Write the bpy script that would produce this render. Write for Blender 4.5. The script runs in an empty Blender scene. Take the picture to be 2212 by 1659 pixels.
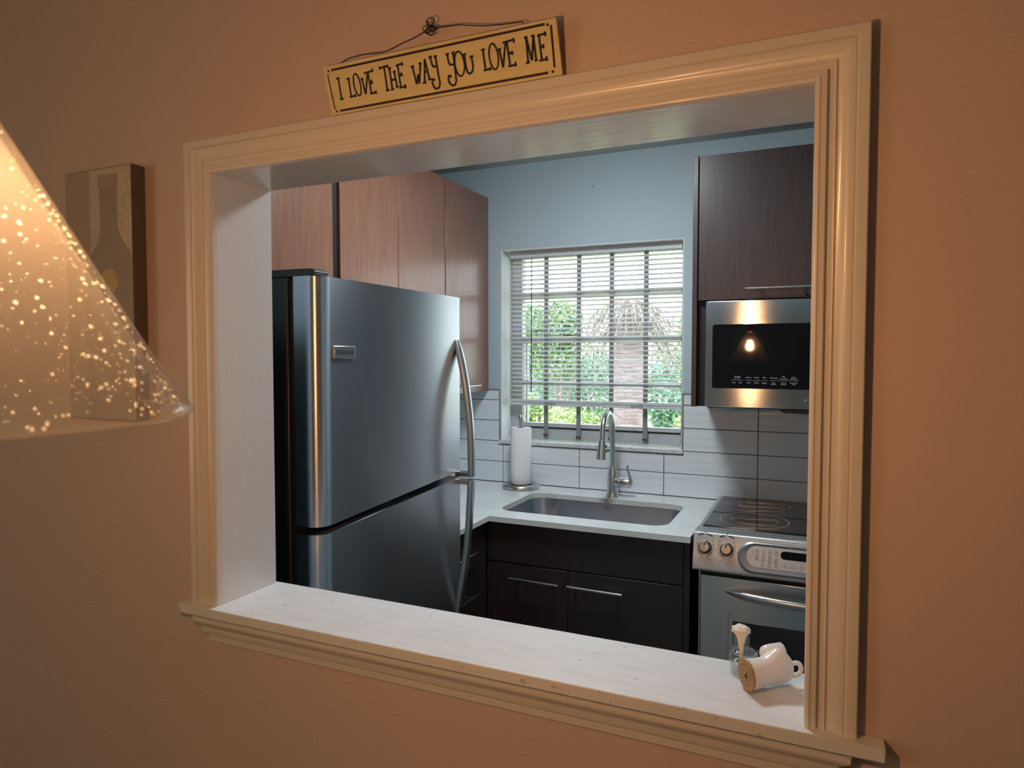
import bpy, bmesh, math, random
from mathutils import Vector, Matrix
random.seed(7)
scene = bpy.context.scene
COL = scene.collection
PI = math.pi
sin, cos = math.sin, math.cos

# ------------------------------------------------------------------ materials
def nt(name):
    m = bpy.data.materials.new(name); m.use_nodes = True
    t = m.node_tree; t.nodes.clear()
    out = t.nodes.new('ShaderNodeOutputMaterial')
    return m, t, out
def node(t, kind, **kw):
    n = t.nodes.new(kind)
    for k, v in kw.items():
        if k in n.inputs.keys() if hasattr(n.inputs, 'keys') else False: n.inputs[k].default_value = v
        else: setattr(n, k, v)
    return n
def coords(t, scale=(1, 1, 1)):
    tc = t.nodes.new('ShaderNodeNewGeometry')
    mp = t.nodes.new('ShaderNodeMapping'); mp.inputs['Scale'].default_value = scale
    t.links.new(tc.outputs['Position'], mp.inputs['Vector'])
    return mp.outputs['Vector']
def principled(name, col, rough=.5, metal=0.0, spec=.5, bump=None, var=None, aniso=0.0, arot=0.0, coat=0.0, specks=None, rvar=None):
    """bump=(scale xyz, noise scale, strength, distance); var=(scale xyz, noise scale, second colour, lo, hi)"""
    m, t, out = nt(name)
    b = t.nodes.new('ShaderNodeBsdfPrincipled')
    b.inputs['Base Color'].default_value = (*col, 1)
    b.inputs['Roughness'].default_value = rough
    b.inputs['Metallic'].default_value = metal
    b.inputs['Specular IOR Level'].default_value = spec
    if coat: b.inputs['Coat Weight'].default_value = coat; b.inputs['Coat Roughness'].default_value = .12
    if aniso:
        b.inputs['Anisotropic'].default_value = aniso
        b.inputs['Anisotropic Rotation'].default_value = arot
        tg = t.nodes.new('ShaderNodeTangent'); tg.direction_type = 'RADIAL'; tg.axis = 'Z'
        t.links.new(tg.outputs[0], b.inputs['Tangent'])
    colsock = None
    if var:
        sc, ns, c2, lo, hi = var
        v = coords(t, sc)
        n = t.nodes.new('ShaderNodeTexNoise'); n.inputs['Scale'].default_value = ns; n.inputs['Detail'].default_value = 6
        n.inputs['Roughness'].default_value = .6
        t.links.new(v, n.inputs['Vector'])
        r = t.nodes.new('ShaderNodeValToRGB')
        r.color_ramp.elements[0].position = lo; r.color_ramp.elements[0].color = (*col, 1)
        r.color_ramp.elements[1].position = hi; r.color_ramp.elements[1].color = (*c2, 1)
        t.links.new(n.outputs['Fac'], r.inputs['Fac'])
        colsock = r.outputs['Color']
    if specks:
        for (ns, thr, c3) in specks:
            v = coords(t)
            n = t.nodes.new('ShaderNodeTexNoise'); n.inputs['Scale'].default_value = ns; n.inputs['Detail'].default_value = 3
            t.links.new(v, n.inputs['Vector'])
            r = t.nodes.new('ShaderNodeValToRGB')
            r.color_ramp.elements[0].position = thr; r.color_ramp.elements[0].color = (0, 0, 0, 1)
            r.color_ramp.elements[1].position = thr + .03; r.color_ramp.elements[1].color = (1, 1, 1, 1)
            t.links.new(n.outputs['Fac'], r.inputs['Fac'])
            mx = t.nodes.new('ShaderNodeMix'); mx.data_type = 'RGBA'
            t.links.new(r.outputs['Color'], mx.inputs['Factor'])
            if colsock: t.links.new(colsock, mx.inputs[6])
            else: mx.inputs[6].default_value = (*col, 1)
            mx.inputs[7].default_value = (*c3, 1)
            colsock = mx.outputs[2]
    if colsock: t.links.new(colsock, b.inputs['Base Color'])
    if rvar:
        sc, ns, lo, hi = rvar
        v = coords(t, sc)
        n = t.nodes.new('ShaderNodeTexNoise'); n.inputs['Scale'].default_value = ns; n.inputs['Detail'].default_value = 4
        t.links.new(v, n.inputs['Vector'])
        mr = t.nodes.new('ShaderNodeMapRange'); mr.inputs['To Min'].default_value = lo; mr.inputs['To Max'].default_value = hi
        mr.inputs['From Min'].default_value = .3; mr.inputs['From Max'].default_value = .7
        t.links.new(n.outputs['Fac'], mr.inputs['Value']); t.links.new(mr.outputs[0], b.inputs['Roughness'])
    if bump:
        sc, ns, st, di = bump
        v = coords(t, sc)
        n = t.nodes.new('ShaderNodeTexNoise'); n.inputs['Scale'].default_value = ns; n.inputs['Detail'].default_value = 4
        t.links.new(v, n.inputs['Vector'])
        bp = t.nodes.new('ShaderNodeBump'); bp.inputs['Strength'].default_value = st; bp.inputs['Distance'].default_value = di
        t.links.new(n.outputs['Fac'], bp.inputs['Height']); t.links.new(bp.outputs[0], b.inputs['Normal'])
    t.links.new(b.outputs[0], out.inputs[0])
    return m
def emission(name, col, st):
    m, t, out = nt(name)
    e = t.nodes.new('ShaderNodeEmission'); e.inputs[0].default_value = (*col, 1); e.inputs[1].default_value = st
    t.links.new(e.outputs[0], out.inputs[0]); return m
def clear(name, tint, gloss=.08, rough=.02, haze=0.0, hazecol=(1, 1, 1), fresnel=True):
    """see-through sheet: transparent, with a glossy film and an optional share of translucent haze"""
    m, t, out = nt(name)
    tr = t.nodes.new('ShaderNodeBsdfTransparent'); tr.inputs[0].default_value = (*tint, 1)
    sh = tr.outputs[0]
    if haze:
        tl = t.nodes.new('ShaderNodeBsdfTranslucent'); tl.inputs[0].default_value = (*hazecol, 1)
        mx = t.nodes.new('ShaderNodeMixShader'); mx.inputs[0].default_value = haze
        t.links.new(sh, mx.inputs[1]); t.links.new(tl.outputs[0], mx.inputs[2]); sh = mx.outputs[0]
    gl = t.nodes.new('ShaderNodeBsdfGlossy'); gl.inputs['Roughness'].default_value = rough
    mx = t.nodes.new('ShaderNodeMixShader')
    if fresnel:
        lw = t.nodes.new('ShaderNodeLayerWeight'); lw.inputs[0].default_value = .5
        pw = t.nodes.new('ShaderNodeMath'); pw.operation = 'POWER'; pw.inputs[1].default_value = 3.5
        ma = t.nodes.new('ShaderNodeMath'); ma.operation = 'MULTIPLY_ADD'; ma.inputs[1].default_value = gloss*6; ma.inputs[2].default_value = gloss*.5
        t.links.new(lw.outputs['Facing'], pw.inputs[0]); t.links.new(pw.outputs[0], ma.inputs[0])
        t.links.new(ma.outputs[0], mx.inputs[0])
    else: mx.inputs[0].default_value = gloss
    t.links.new(sh, mx.inputs[1]); t.links.new(gl.outputs[0], mx.inputs[2])
    t.links.new(mx.outputs[0], out.inputs[0]); return m
def wood(name, c1, c2, rough, grain=(90, 90, 2.2), coat=.0):
    m, t, out = nt(name)
    b = t.nodes.new('ShaderNodeBsdfPrincipled')
    v = coords(t, grain)
    n = t.nodes.new('ShaderNodeTexNoise'); n.inputs['Scale'].default_value = 3.2; n.inputs['Detail'].default_value = 8; n.inputs['Roughness'].default_value = .7
    t.links.new(v, n.inputs['Vector'])
    r = t.nodes.new('ShaderNodeValToRGB')
    r.color_ramp.elements[0].position = .34; r.color_ramp.elements[0].color = (*c1, 1)
    r.color_ramp.elements[1].position = .68; r.color_ramp.elements[1].color = (*c2, 1)
    e = r.color_ramp.elements.new(.80); e.color = (c2[0]*2.0, c2[1]*2.1, c2[2]*2.1, 1)
    t.links.new(n.outputs['Fac'], r.inputs['Fac']); t.links.new(r.outputs['Color'], b.inputs['Base Color'])
    b.inputs['Roughness'].default_value = rough; b.inputs['Specular IOR Level'].default_value = .6
    if coat: b.inputs['Coat Weight'].default_value = coat; b.inputs['Coat Roughness'].default_value = .17
    bp = t.nodes.new('ShaderNodeBump'); bp.inputs['Strength'].default_value = .25; bp.inputs['Distance'].default_value = .0006
    t.links.new(n.outputs['Fac'], bp.inputs['Height']); t.links.new(bp.outputs[0], b.inputs['Normal'])
    t.links.new(b.outputs[0], out.inputs[0]); return m

M = {}
M['beige'] = principled('beige_wall_paint', (.63, .485, .43), .62, bump=((1, 1, 1), 95, .35, .004), var=((1, 1, 1), 2.2, (.60, .46, .41), .35, .7))
M['far'] = principled('grey_dining_paint', (.42, .50, .56), .7)
M['teal'] = principled('grey_blue_wall_paint', (.46, .57, .62), .6, bump=((1, 1, 1), 140, .12, .002))
M['ceil'] = principled('ceiling_paint', (.52, .56, .55), .8)
M['floor'] = principled('floor_tile', (.16, .13, .11), .45, var=((1, 1, 1), 5, (.22, .18, .15), .4, .6))
M['trim'] = principled('white_gloss_trim_paint', (.70, .655, .61), .34, bump=((18, 18, 18), 3, .12, .003), coat=.15)
M['jamb'] = principled('white_jamb_paint', (.68, .68, .67), .20, bump=((8, 30, 30), 2.2, .22, .003), coat=.4)
M['sillpaint'] = principled('worn_white_sill_paint', (.74, .75, .76), .48, bump=((10, 60, 1), 3.0, .15, .003),
    var=((1.5, 6, 1), 9, (.67, .67, .68), .45, .75), specks=[(170, .725, (.14, .12, .11)), (48, .70, (.52, .51, .48)), (420, .70, (.40, .40, .40))])
M['woodL'] = wood('red_brown_veneer', (.165, .066, .036), (.31, .140, .086), .33, coat=.4)
M['woodD'] = wood('dark_wenge_veneer', (.026, .014, .012), (.060, .032, .028), .36, coat=.15)
M['woodB'] = wood('dark_base_veneer', (.022, .015, .014), (.036, .025, .023), .38)
M['dark'] = principled('black_gap', (.008, .007, .007), .6)
M['blackp'] = principled('black_plastic', (.016, .014, .013), .38, bump=((1, 1, 1), 260, .12, .001))
M['steel'] = principled('brushed_steel', (.60, .61, .60), .20, 1.0, aniso=.95, arot=.25, bump=((3, 3, 420), 2.0, .05, .0006))
M['mwsteel'] = principled('microwave_steel', (.58, .65, .72), .15, 1.0, aniso=.95, arot=.25, bump=((3, 3, 420), 2.0, .05, .0006))
M['fridge'] = principled('brushed_dark_steel', (.52, .54, .585), .30, 1.0, aniso=.85, arot=.25, bump=((6, 6, 420), 2.0, .05, .0006))
M['steelv'] = principled('satin_metal', (.60, .60, .60), .24, 1.0)
M['nickel'] = principled('brushed_nickel', (.64, .63, .62), .30, 1.0, bump=((60, 60, 400), 2, .04, .0004))
M['sinksteel'] = principled('sink_steel', (.45, .48, .53), .38, 1.0, bump=((200, 6, 6), 2, .05, .0006), rvar=((6, 6, 6), 4, .3, .46))
M['chrome'] = principled('chrome', (.8, .8, .8), .08, 1.0)
M['panelsteel'] = principled('range_panel_steel', (.56, .58, .58), .44, .85, aniso=.5, arot=.25)
M['bezel'] = principled('grey_bezel', (.36, .36, .36), .36, .85)
M['greyp'] = principled('grey_button_panel', (.52, .52, .52), .4, .3)
M['glassblk'] = principled('black_ceramic_glass', (.012, .013, .016), .04, spec=.6)
M['ovenglass'] = principled('oven_door_glass', (.030, .022, .027), .08, spec=.6)
M['mwglass'] = principled('black_door_glass', (.006, .006, .008), .03, spec=.5)
M['quartz'] = principled('white_quartz', (.76, .80, .80), .14, var=((1, 1, 1), 6, (.70, .73, .715), .45, .65), spec=.5)
M['tile'] = None
M['grout'] = principled('dark_grout', (.11, .13, .15), .9)
M['stripmetal'] = principled('grey_edge_trim', (.30, .34, .37), .4, .6)
M['marble'] = principled('grey_marble_sill', (.62, .64, .63), .35, var=((8, 8, 8), 3, (.42, .44, .44), .48, .75), specks=[(70, .72, (.12, .11, .1))])
M['winframe'] = principled('grey_window_paint', (.46, .48, .50), .5, var=((10, 10, 10), 3, (.40, .42, .44), .4, .7))
M['barpaint'] = principled('grey_painted_iron', (.20, .21, .22), .5, var=((40, 40, 20), 3, (.26, .27, .28), .4, .7), specks=[(120, .72, (.16, .12, .07))])
M['rust'] = principled('rusty_bolt', (.05, .03, .02), .7, var=((1, 1, 1), 180, (.16, .08, .03), .4, .7))
M['pane'] = clear('window_glass', (.97, .99, .985))
M['slat'] = principled('blind_slat_white', (.82, .80, .84), .4)
M['rail'] = principled('blind_rail_white', (.62, .65, .67), .42)
M['clearp'] = clear('clear_plastic', (.93, .94, .95), .12, .05, haze=.2)
M['wand'] = clear('clear_wand', (.35, .42, .46), .2, .1)
M['cord'] = principled('white_cord', (.72, .72, .71), .8)
M['reveal'] = principled('white_reveal_paint', (.80, .82, .80), .5, bump=((1, 1, 1), 60, .12, .003))
M['paper'] = principled('paper_towel', (.88, .87, .88), .95, bump=((1, 1, 1), 190, .5, .002))
M['wire'] = principled('black_wire', (.012, .012, .016), .5)
M['ink'] = principled('black_ink', (.012, .010, .010), .55)
M['inkbrown'] = principled('dark_brown_ink', (.030, .012, .010), .55)
M['signface'] = principled('mustard_sign_face', (.72, .62, .33), .5, var=((14, 14, 40), 1.5, (.66, .54, .27), .4, .7))
M['signedge'] = principled('sign_edge', (.52, .37, .16), .6)
M['cv_side'] = principled('canvas_dark_edge', (.10, .085, .075), .7)
M['cv_dark'] = principled('canvas_brown', (.44, .36, .30), .7, var=((1, 1, 1), 60, (.40, .325, .27), .35, .65), bump=((1, 1, 1), 500, .3, .001))
M['cv_cream'] = principled('canvas_cream', (.60, .51, .41), .7, var=((1, 1, 1), 70, (.52, .43, .34), .42, .6))
M['cv_bottle'] = principled('canvas_bottle', (.36, .295, .255), .6, var=((1, 1, 1), 40, (.32, .265, .235), .35, .65))
M['cv_cap'] = principled('canvas_bottle_cap', (.40, .305, .25), .6)
M['cv_seal'] = principled('canvas_gold_seal', (.58, .45, .20), .6, var=((1, 1, 1), 150, (.50, .39, .17), .4, .6))
M['shade'] = clear('seeded_glass', (.985, .97, .95), .07, .05, haze=.0098, hazecol=(.88, .93, .96))
M['bubble'] = clear('glass_bubble', (.98, .97, .95), .03, .2, haze=.085, hazecol=(.74, .92, 1), fresnel=False)
M['bulb'] = emission('lit_warm_bulb', (1.0, .485, .20), 530)
M['brass'] = principled('aged_brass', (.35, .24, .12), .35, 1.0)
M['ledlight'] = emission('lit_ceiling_diffuser', (.86, .95, 1.0), 66)
M['white'] = principled('white_plastic', (.8, .8, .8), .4)
M['porcelain'] = principled('white_porcelain', (.86, .84, .83), .22, spec=.6)
M['tan'] = principled('tan_cap', (.40, .25, .105), .45)
M['hole'] = principled('dark_hole', (.03, .018, .01), .8)
M['jarglass'] = clear('jar_glass', (.95, .97, .965), .14, .03, haze=.05)
M['cream'] = principled('cream_rubber', (.80, .73, .60), .6, bump=((1, 1, 1), 300, .3, .001))
M['salt'] = principled('white_crust', (.86, .84, .80), .8, bump=((1, 1, 1), 500, .5, .001))
M['bark'] = principled('palm_bark', (.42, .33, .37), .9, var=((3, 3, 26), 3, (.24, .16, .18), .42, .62), bump=((3, 3, 26), 3, .7, .02))
M['dead'] = principled('dry_frond_grey', (.40, .35, .31), .9, var=((1, 1, 1), 8, (.24, .19, .16), .4, .6))
M['dead2'] = principled('dry_frond_pale', (.55, .50, .45), .9)
M['leafG'] = principled('leaf_green', (.21, .37, .20), .5, var=((1, 1, 1), 7, (.30, .46, .24), .4, .6))
M['leafY'] = principled('leaf_yellow_green', (.50, .55, .22), .5, var=((1, 1, 1), 9, (.40, .50, .22), .4, .6))
M['leafB'] = principled('leaf_blue_green', (.16, .28, .24), .5, var=((1, 1, 1), 7, (.22, .36, .29), .4, .6))
M['paving'] = principled('pale_paving', (.66, .62, .60), .9, var=((1, 1, 1), 6, (.56, .52, .48), .4, .7))
M['ground'] = principled('lawn', (.30, .36, .12), .95, var=((1, 1, 1), 8, (.40, .45, .16), .4, .65))
def tile_mat():
    m, t, out = nt('wavy_white_tile')
    b = t.nodes.new('ShaderNodeBsdfPrincipled'); b.inputs['Base Color'].default_value = (.76, .80, .83, 1)
    b.inputs['Roughness'].default_value = .16
    v = coords(t, (1, 1, 1))
    w = t.nodes.new('ShaderNodeTexWave'); w.wave_type = 'BANDS'; w.bands_direction = 'Z'
    w.inputs['Scale'].default_value = 9; w.inputs['Distortion'].default_value = 6.0; w.inputs['Detail'].default_value = 2
    w.inputs['Detail Scale'].default_value = .35
    t.links.new(v, w.inputs['Vector'])
    bp = t.nodes.new('ShaderNodeBump'); bp.inputs['Strength'].default_value = .20; bp.inputs['Distance'].default_value = .004
    t.links.new(w.outputs['Fac'], bp.inputs['Height']); t.links.new(bp.outputs[0], b.inputs['Normal'])
    t.links.new(b.outputs[0], out.inputs[0]); return m
M['tile'] = tile_mat()

# ------------------------------------------------------------------ mesh helpers
class MB:
    def __init__(s): s.v = []; s.f = []; s.m = []
    def add(s, vs, fs, mi=0):
        o = len(s.v); s.v += [tuple(p) for p in vs]
        s.f += [tuple(o + i for i in f) for f in fs]; s.m += [mi] * len(fs); return s
    def box(s, x0, x1, y0, y1, z0, z1, mi=0):
        vs = [(x, y, z) for x in (x0, x1) for y in (y0, y1) for z in (z0, z1)]
        return s.add(vs, [(0, 1, 3, 2), (4, 6, 7, 5), (0, 4, 5, 1), (2, 3, 7, 6), (0, 2, 6, 4), (1, 5, 7, 3)], mi)
    def prism(s, poly, axis, a, b, mi=0):
        """poly: 2D points in the plane across axis (x: y,z / y: x,z / z: x,y); a, b numbers or functions of the point"""
        def P(p, w):
            w = w(p) if callable(w) else w
            return (w, p[0], p[1]) if axis == 'x' else (p[0], w, p[1]) if axis == 'y' else (p[0], p[1], w)
        n = len(poly)
        vs = [P(p, a) for p in poly] + [P(p, b) for p in poly]
        fs = [tuple(range(n)), tuple(range(2*n-1, n-1, -1))] + [(i, n+i, n+(i+1) % n, (i+1) % n) for i in range(n)]
        return s.add(vs, fs, mi)
    def loft(s, rings, mi=0, cap=True, close=True):
        n = len(rings[0]); vs = [p for r in rings for p in r]; fs = []
        for k in range(len(rings)-1):
            for i in range(n if close else n-1):
                j = (i+1) % n
                fs.append((k*n+i, k*n+j, (k+1)*n+j, (k+1)*n+i))
        if cap:
            fs.append(tuple(range(n-1, -1, -1))); o = (len(rings)-1)*n; fs.append(tuple(o+i for i in range(n)))
        return s.add(vs, fs, mi)
    def tube(s, path, r, n=12, mi=0, flat=1.0, up=(0, 0, 1)):
        path = [Vector(p) for p in path]; rings = []
        prev = None
        for i, p in enumerate(path):
            d = (path[min(i+1, len(path)-1)] - path[max(i-1, 0)]).normalized()
            u = Vector(up) if prev is None else prev
            u = u - d * u.dot(d)
            if u.length < 1e-4: u = Vector((1, 0, 0)) - d * d.x
            if u.length < 1e-4: u = Vector((0, 1, 0)) - d * d.y
            u.normalize(); prev = u; w = d.cross(u)
            ri = r[i] if isinstance(r, (list, tuple)) else r
            rings.append([p + u*ri*cos(2*PI*k/n) + w*ri*flat*sin(2*PI*k/n) for k in range(n)])
        return s.loft(rings, mi)
    def lathe(s, prof, c=(0, 0, 0), axis=(0, 0, 1), n=32, mi=0, cap=False):
        """prof: (radius, height along axis)"""
        a = Vector(axis).normalized(); c = Vector(c)
        u = Vector((1, 0, 0)) if abs(a.x) < .9 else Vector((0, 1, 0))
        u = (u - a*u.dot(a)).normalized(); w = a.cross(u)
        rings = [[c + a*h + (u*cos(2*PI*k/n) + w*sin(2*PI*k/n))*max(r, 1e-5) for k in range(n)] for r, h in prof]
        return s.loft(rings, mi, cap=cap)
    def ball(s, c, r, n=10, mi=0, sc=(1, 1, 1)):
        k = n//2
        rings = [[(c[0]+sc[0]*r*sin(PI*i/k)*cos(2*PI*j/n), c[1]+sc[1]*r*sin(PI*i/k)*sin(2*PI*j/n), c[2]+sc[2]*r*cos(PI*i/k)) for j in range(n)]
                 for i in [.04] + list(range(1, k)) + [k-.04]]
        return s.loft(rings, mi)
    def strip(s, pts, w, nrm, lift=0.0, mi=0):
        """flat painted line along pts (2D->3D already), half width w, lying in the plane with normal nrm"""
        pts = [Vector(p) for p in pts]; nrm = Vector(nrm).normalized(); L = []; R = []
        for i, p in enumerate(pts):
            if i == 0: d = pts[1]-p
            elif i == len(pts)-1: d = p-pts[-2]
            else: d = (pts[i+1]-p).normalized() + (p-pts[i-1]).normalized()
            d.normalize(); q = nrm.cross(d)
            k = 1.0
            if 0 < i < len(pts)-1:
                c = max(.45, (pts[i+1]-p).normalized().dot(d)); k = 1/c
            L.append(p+q*w*k+nrm*lift); R.append(p-q*w*k+nrm*lift)
        n = len(pts)
        return s.add(L+R, [(i, i+1, n+i+1, n+i) for i in range(n-1)], mi)
    def disc(s, c, r, nrm, lift=0.0, n=16, mi=0, r2=None, up=(0, 0, 1)):
        nrm = Vector(nrm).normalized(); u = Vector(up); u = (u-nrm*u.dot(nrm)).normalized(); w = nrm.cross(u); c = Vector(c)+nrm*lift
        o = [c+(u*cos(2*PI*k/n)+w*sin(2*PI*k/n))*r for k in range(n)]
        if r2 is None: return s.add(o, [tuple(range(n))], mi)
        i_ = [c+(u*cos(2*PI*k/n)+w*sin(2*PI*k/n))*r2 for k in range(n)]
        return s.add(o+i_, [(k, (k+1) % n, n+(k+1) % n, n+k) for k in range(n)], mi)
    def text(s, body, size, o, ux, uy, mi=0, align='CENTER', sx=1.0):
        cu = bpy.data.curves.new('t', 'FONT'); cu.body = body; cu.size = size; cu.align_x = align; cu.resolution_u = 2
        ob = bpy.data.objects.new('t', cu); COL.objects.link(ob)
        dg = bpy.context.evaluated_depsgraph_get(); me = bpy.data.meshes.new_from_object(ob.evaluated_get(dg))
        o, ux, uy = Vector(o), Vector(ux), Vector(uy)
        s.add([o+ux*(v.co.x*sx)+uy*v.co.y for v in me.vertices], [tuple(p.vertices) for p in me.polygons], mi)
        bpy.data.objects.remove(ob); bpy.data.meshes.remove(me); bpy.data.curves.remove(cu); return s
    def build(s, name, mats, parent=None, bevel=0.0, smooth=True, origin=None, solid=0.0, ang=35, seg=2):
        if not isinstance(mats, (list, tuple)): mats = [mats]
        if parent is not None: org = Vector(parent['_o'])
        elif origin is not None: org = Vector(origin)
        else:
            xs = [p[0] for p in s.v]; ys = [p[1] for p in s.v]; zs = [p[2] for p in s.v]
            org = Vector(((min(xs)+max(xs))/2, (min(ys)+max(ys))/2, min(zs)))
        me = bpy.data.meshes.new(name)
        me.from_pydata([Vector(p)-org for p in s.v], [], s.f)
        for m in mats: me.materials.append(m)
        me.polygons.foreach_set('material_index', s.m)
        bm = bmesh.new(); bm.from_mesh(me); bmesh.ops.recalc_face_normals(bm, faces=bm.faces); bm.to_mesh(me); bm.free()
        if smooth:
            me.polygons.foreach_set('use_smooth', [True]*len(me.polygons)); me.set_sharp_from_angle(angle=math.radians(ang))
        me.update()
        ob = bpy.data.objects.new(name, me); COL.objects.link(ob)
        if parent is not None: ob.parent = parent
        else: ob.location = org
        ob['_o'] = list(org)
        if bevel:
            b = ob.modifiers.new('Bevel', 'BEVEL'); b.width = bevel; b.segments = seg; b.limit_method = 'ANGLE'; b.angle_limit = math.radians(40)
        if solid:
            b = ob.modifiers.new('Solidify', 'SOLIDIFY'); b.thickness = solid; b.offset = 0
        return ob
def thing(name, label, cat, loc, group=None):
    o = bpy.data.objects.new(name, None); COL.objects.link(o); o.location = loc; o.empty_display_size = .05
    o['_o'] = list(loc); o['label'] = label; o['category'] = cat
    if group: o['group'] = group
    return o
def tag(o, label, cat, group=None, kind=None):
    o['label'] = label; o['category'] = cat
    if group: o['group'] = group
    if kind: o['kind'] = kind
    return o
def struct(o, label=None, cat=None):
    o['kind'] = 'structure'
    if label: o['label'] = label
    if cat: o['category'] = cat
    return o
def rrect(x0, x1, y0, y1, r, n=6):
    pts = []
    for cx, cy, a0 in ((x1-r, y1-r, 0), (x0+r, y1-r, PI/2), (x0+r, y0+r, PI), (x1-r, y0+r, 3*PI/2)):
        for k in range(n+1):
            a = a0 + PI/2*k/n; pts.append((cx+r*cos(a), cy+r*sin(a)))
    return pts
def barhandle(parent, a, b, out, r=.0048, inset=.03, name='handle', mat=None):
    """a bar from a to b standing off along -out with two posts"""
    a, b, out = Vector(a), Vector(b), Vector(out); d = (b-a).normalized()
    mb = MB(); mb.tube([a, b], r, 12)
    for p in (a+d*inset, b-d*inset): mb.tube([p, p+out], r*.75, 8)
    return mb.build(name, mat or M['steelv'], parent)

# ------------------------------------------------------------------ measures (metres)
xL, xR, zT, zS, T = -.932, .096, 1.8426, 1.025, .144
D = 1.934
ZC = .914
YC, YF = 1.294, 1.314
XW, XE = -1.64, .62           # kitchen side walls
ZK = 2.372                    # ceiling

# ------------------------------------------------------------------ room shell
DX0, DX1, DY = -3.4, 1.9, -4.6     # dining room
def wallpair(name, rects, y0, ym, y1, m0, m1, label, cat):
    mb = MB()
    for (x0, x1, z0, z1) in rects:
        mb.box(x0, x1, y0, ym, z0, z1, 0); mb.box(x0, x1, ym, y1, z0, z1, 1)
    return struct(mb.build(name, [m0, m1], smooth=False), label, cat)
jt = .012
wallpair('wall_front', [(DX0, xL-jt, 0, ZK), (xR+jt, DX1, 0, ZK), (xL-jt, xR+jt, zT+jt, ZK), (xL-jt, xR+jt, 0, zS-.0185)], 0, T*.5, T, M['beige'], M['teal'],
         'warm beige textured wall with the white framed pass-through', 'wall')
WX0, WX1, WZ0, WZ1 = -1.248, -.413, 1.094, 1.990
mb = MB()
for (x0, x1, z0, z1) in [(XW-.2, WX0, 0, ZK), (WX1, XE+.2, 0, ZK), (WX0, WX1, WZ1, ZK), (WX0, WX1, 0, WZ0)]: mb.box(x0, x1, D, D+.2, z0, z1)
struct(mb.build('wall_back', M['teal'], smooth=False), 'pale grey blue kitchen wall around the window', 'wall')
struct(MB().box(XW-.1, XW, T, D, 0, ZK).build('wall_left', M['teal'], smooth=False), 'grey blue kitchen side wall behind the fridge', 'wall')
struct(MB().box(XE, XE+.1, T, D, 0, ZK).build('wall_right', M['teal'], smooth=False), 'grey blue kitchen side wall beyond the range', 'wall')
struct(MB().box(DX0-.1, DX0, DY, 0, 0, ZK).build('wall_dining_left', M['far'], smooth=False), 'grey dining room side wall', 'wall')
struct(MB().box(DX1, DX1+.1, DY, 0, 0, ZK).build('wall_dining_right', M['far'], smooth=False), 'grey dining room wall on the right', 'wall')
struct(MB().box(DX0-.1, DX1+.1, DY-.1, DY, 0, ZK).build('wall_dining_back', M['far'], smooth=False), 'grey dining room wall behind the viewer', 'wall')
struct(MB().box(DX0-.1, DX1+.1, DY-.1, D+.2, -.1, 0).build('floor', M['floor'], smooth=False), 'dark tiled floor', 'floor')
struct(MB().box(DX0-.1, DX1+.1, DY-.1, D+.2, ZK, ZK+.1).build('ceiling', M['ceil'], smooth=False), 'pale grey painted ceiling', 'ceiling')

# pass-through casing: profile swept round three sides with mitres
cw = .062
prof = [(0, 0), (0, .0085), (.0012, .0110), (.0035, .0124), (.0060, .0128), (.0066, .0116), (.0078, .0112), (.0135, .0114), (.0146, .0104), (.0150, .0078), (.0158, .0064),
        (.0228, .0070), (.0233, .0090), (.0244, .0094), (.0252, .0074), (.0270, .0070), (.030, .0080), (.034, .0104), (.038, .0126), (.042, .0138), (.0455, .0140),
        (.0472, .0128), (.0478, .0156), (.0490, .0166), (.0505, .0168), (.0585, .0172), (.0605, .0170), (.0615, .0162), (cw, .0145), (cw, 0)]
rings = []
for (u, d) in prof:
    rings.append([(xL-u, -d, zS), (xL-u, -d, zT+u), (xR+u, -d, zT+u), (xR+u, -d, zS)])
mb = MB(); mb.loft(rings, cap=False, close=False)
n = 4
mb.add([r[0] for r in rings], [tuple(range(len(rings)))]); mb.add([r[3] for r in rings], [tuple(range(len(rings)))])
struct(mb.build('trim_1', M['trim'], ang=28), 'white moulded casing framing the pass-through', 'trim')
mb = MB()
mb.box(xL-jt, xL, 0, T, zS, zT+jt); mb.box(xR, xR+jt, 0, T, zS, zT+jt); mb.box(xL, xR, 0, T, zT, zT+jt)
struct(mb.build('trim_2', M['jamb'], bevel=.001), 'white painted jamb boards lining the pass-through', 'trim')
so, xa, xb = .027, xL-cw-.025, xR+cw+.031
poly = [(xa, -so), (xb, -so), (xb, 0), (xR+jt, 0), (xR+jt, T+.007), (xL-jt, T+.007), (xL-jt, 0), (xa, 0)]
struct(MB().prism(poly, 'z', zS-.0185, zS).build('trim_3', M['sillpaint'], bevel=.0018), 'worn white sill board of the pass-through', 'sill')
# apron moulding under the sill, mitred back to the wall at both ends
ap = [(1.0065, .0205), (1.0000, .0205), (.9995, .0190), (.9985, .0200), (.9955, .0204), (.9920, .0196), (.9885, .0172), (.9855, .0142), (.9825, .0124), (.9795, .0120), (.9790, .0110),
      (.9782, .0112), (.9690, .0092), (.9670, .0074), (.9655, .0056), (.9625, .0056), (.9620, .0048), (.9530, .0044), (.9522, 0)]
rings = []
ax0, ax1 = xL-cw+.004, xR+cw-.006
for z, d in ap:
    k = (.0205-d)*1.75
    rings.append([(ax0+k, 0, z), (ax0+k, -d, z), (ax1-k, -d, z), (ax1-k, 0, z)])
struct(MB().loft(rings, cap=True).build('trim_4', M['trim'], ang=25), 'stepped white apron moulding under the sill board', 'trim')

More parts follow.
